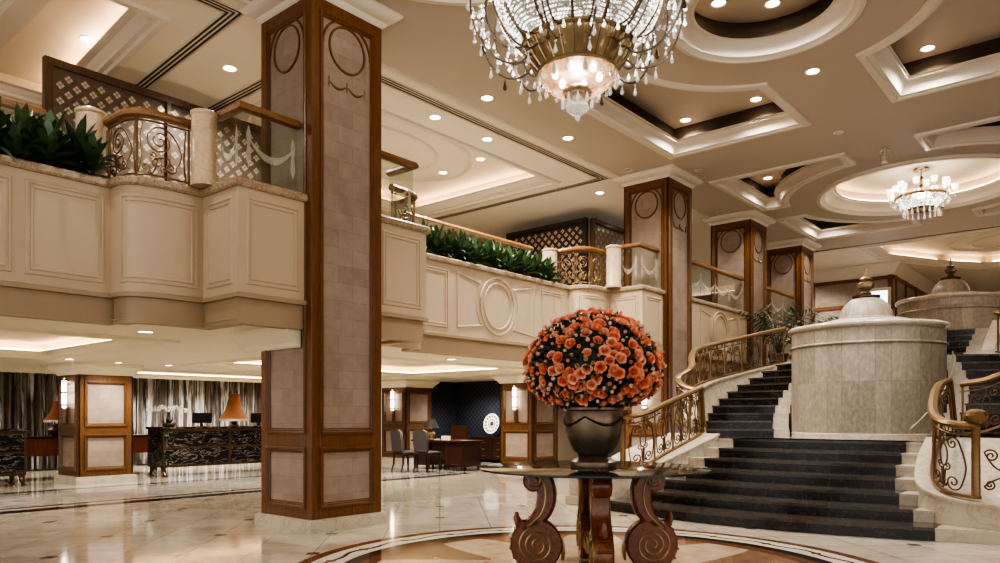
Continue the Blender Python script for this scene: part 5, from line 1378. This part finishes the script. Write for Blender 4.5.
cd = MB(); cd.box(13.2,12.85,.746,13.24,13.15,.86); cd.box(13.2,12.85,.745,13.3,13.15,.75); tag(cd.build('desk_card', M['marble'], None, smooth=0), 'small cream desk card on the front of the writing desk', 'card')
bk_ = MB(); bk_.box(13.3,13.3,.745,13.55,13.5,.77); tag(bk_.build('ledger_book', M['silver'], None, smooth=0), 'pale closed ledger lying on the writing desk', 'book')
sb = thing('sideboard', 'mahogany sideboard with three drawer rows under the display plate', 'cabinet', (16.55,14.5,0))
m = MB(); m.box(16.3,13.6,.08,16.85,15.3,.70); m.build('carcass', M['darkwood'], sb, smooth=0); m = MB(); m.box(16.26,13.56,.70,16.88,15.34,.74); m.build('top', M['darkwood'], sb, smooth=0)
for i in range(3):
    for j in range(3):
        ya = 13.64+.55*j; za = .12+.19*i; m = MB(); m.box(16.28,ya,za,16.3,ya+.52,za+.17); dr = m.build('drawer', M['darkwood'], sb, smooth=0)
        m = MB(); m.tube([(16.275,ya+.2,za+.09),(16.25,ya+.22,za+.07),(16.25,ya+.3,za+.07),(16.275,ya+.32,za+.09)], .009, 6); m.build('handle', M['brass'], dr)
for yy in (13.65,15.25):
    for xx in (16.35,16.8): m = MB(); m.box(xx-.03,yy-.03,0,xx+.03,yy+.03,.08); m.build('foot', M['darkwood'], sb, smooth=0)
pl = thing('display_plate', 'large white display plate with pierced pattern on a dark stand', 'plate', (16.5,14.35,.74))
pm = MB(); pm.lathe([(0,0),(.12,.0),(.2,.012),(.29,.04),(.30,.045),(.29,.05),(.19,.024),(0,.012)], 40)
TM = Matrix.Translation((16.52,14.35,1.12)) @ Matrix.Rotation(R(-80), 4, 'Y') @ Matrix.Rotation(0, 4, 'Z')
pm.xf(TM).build('dish', M['white_p'], pl)
pm = MB()
for k in range(14):
    a = 2*PI*k/14
    for r0 in (.225, .12): pm.lathe([(0,.052 if r0 > .2 else .03),(.026 if r0 > .2 else .018,.05 if r0 > .2 else .028),(.026 if r0 > .2 else .018,.02)], 8, (r0*math.cos(a), r0*math.sin(a), 0))
pm.lathe([(.05,.02),(.06,.028),(.07,.02)], 20); pm.xf(TM).build('painted_pattern', plain('plate_pattern', srgb(78,58,52), .4), pl)
m = MB(); m.box(16.42,14.2,.74,16.62,14.5,.77); m.tube([(16.5,14.24,.77),(16.46,14.24,.88)], .014, 6); m.tube([(16.5,14.46,.77),(16.46,14.46,.88)], .014, 6); m.tube([(16.58,14.35,.77),(16.6,14.35,1.1)], .014, 6); m.build('stand', M['darkwood'], pl)

# ------------------------------------------------------------------ far upper wall
m = MB(); m.box(27,6.0,2.9,27.2,16,6.0); struct(m.build('wall_far', M['stone'], smooth=0))
m = MB(); m.box(27.2,6.0,2.9,36,6.2,6.0); struct(m.build('wall_far_side', M['stone'], smooth=0))
m = MB(); m.box(36,-10,2.9,36.2,6.0,6.4); struct(m.build('wall_end', M['ivory'], smooth=0))
m = MB(); m.box(26.5,-6,2.8,36,16,2.9); struct(m.build('floor_far', M['marble'], smooth=0))
q = MB()
for y in (6.02,6.85,8.5,10.4,12.0): q.box(26.95,y,2.9,27.0,y+.14,6.0)
for z in (5.86,5.0,3.0): q.box(26.96,6.0,z,27.0,12.2,z+.12)
for x in (27.2,28.6,30.2,32): q.box(x,5.96,2.9,x+.14,6.0,6.0)
for z in (5.86,4.9): q.box(27,5.97,z,36,6.0,z+.12)
struct(q.build('trim_20', M['wood'], smooth=0))
q = MB(); q.psweep([(27,12.2),(27,6.0),(36,6.0)], [(0,-.42),(-.03,-.40),(-.08,-.3),(-.2,-.12),(-.26,-.06),(-.26,0)], zmap, closed=False); q.psweep([(27,12.2),(27,6.0),(36,6.0)], [(.0,-.42),(0,0)], zmap, closed=False); struct(q.build('trim_21', M['white']))
q = MB(); q.box(26.93,6.14,4.0,26.97,6.72,5.5); o = struct(q.build('window_1', M['window'], smooth=0))
q = MB(); f = lambda u, z, oo: (26.97-oo, u, z); q.psweep(rect(6.1,6.76,3.95,5.55)[::-1], [(-.06,0),(-.06,.07),(.04,.07),(.04,.03)], f); q.build('window_frame', M['white'], o)

# ------------------------------------------------------------------ camera, world, light
cam = bpy.data.cameras.new('camera'); co = bpy.data.objects.new('camera', cam); COL.objects.link(co)
cam.sensor_width = 36; cam.lens = F_PX/1000*36; cam.shift_x = 0; cam.shift_y = (HOR-281.5)/1000
co.location = (0,0,EYE); yaw = math.atan2(.648, .762)
co.rotation_euler = (PI/2, 0, yaw-PI/2); cam.clip_end = 200; cam.clip_start = .05
scn.camera = co
w = bpy.data.worlds.new('world'); scn.world = w; w.use_nodes = True
w.node_tree.nodes['Background'].inputs[0].default_value = (1,.97,.93,1); w.node_tree.nodes['Background'].inputs[1].default_value = 1.0
scn.view_settings.view_transform = 'AgX'
try: scn.view_settings.look = 'AgX - High Contrast'
except Exception: pass
scn.view_settings.exposure = 0.7
scn.cycles.use_denoising = True
scn.cycles.max_bounces = 8; scn.cycles.transparent_max_bounces = 24
scn.cycles.sample_clamp_indirect = 6
scn.cycles.caustics_reflective = False; scn.cycles.caustics_refractive = False
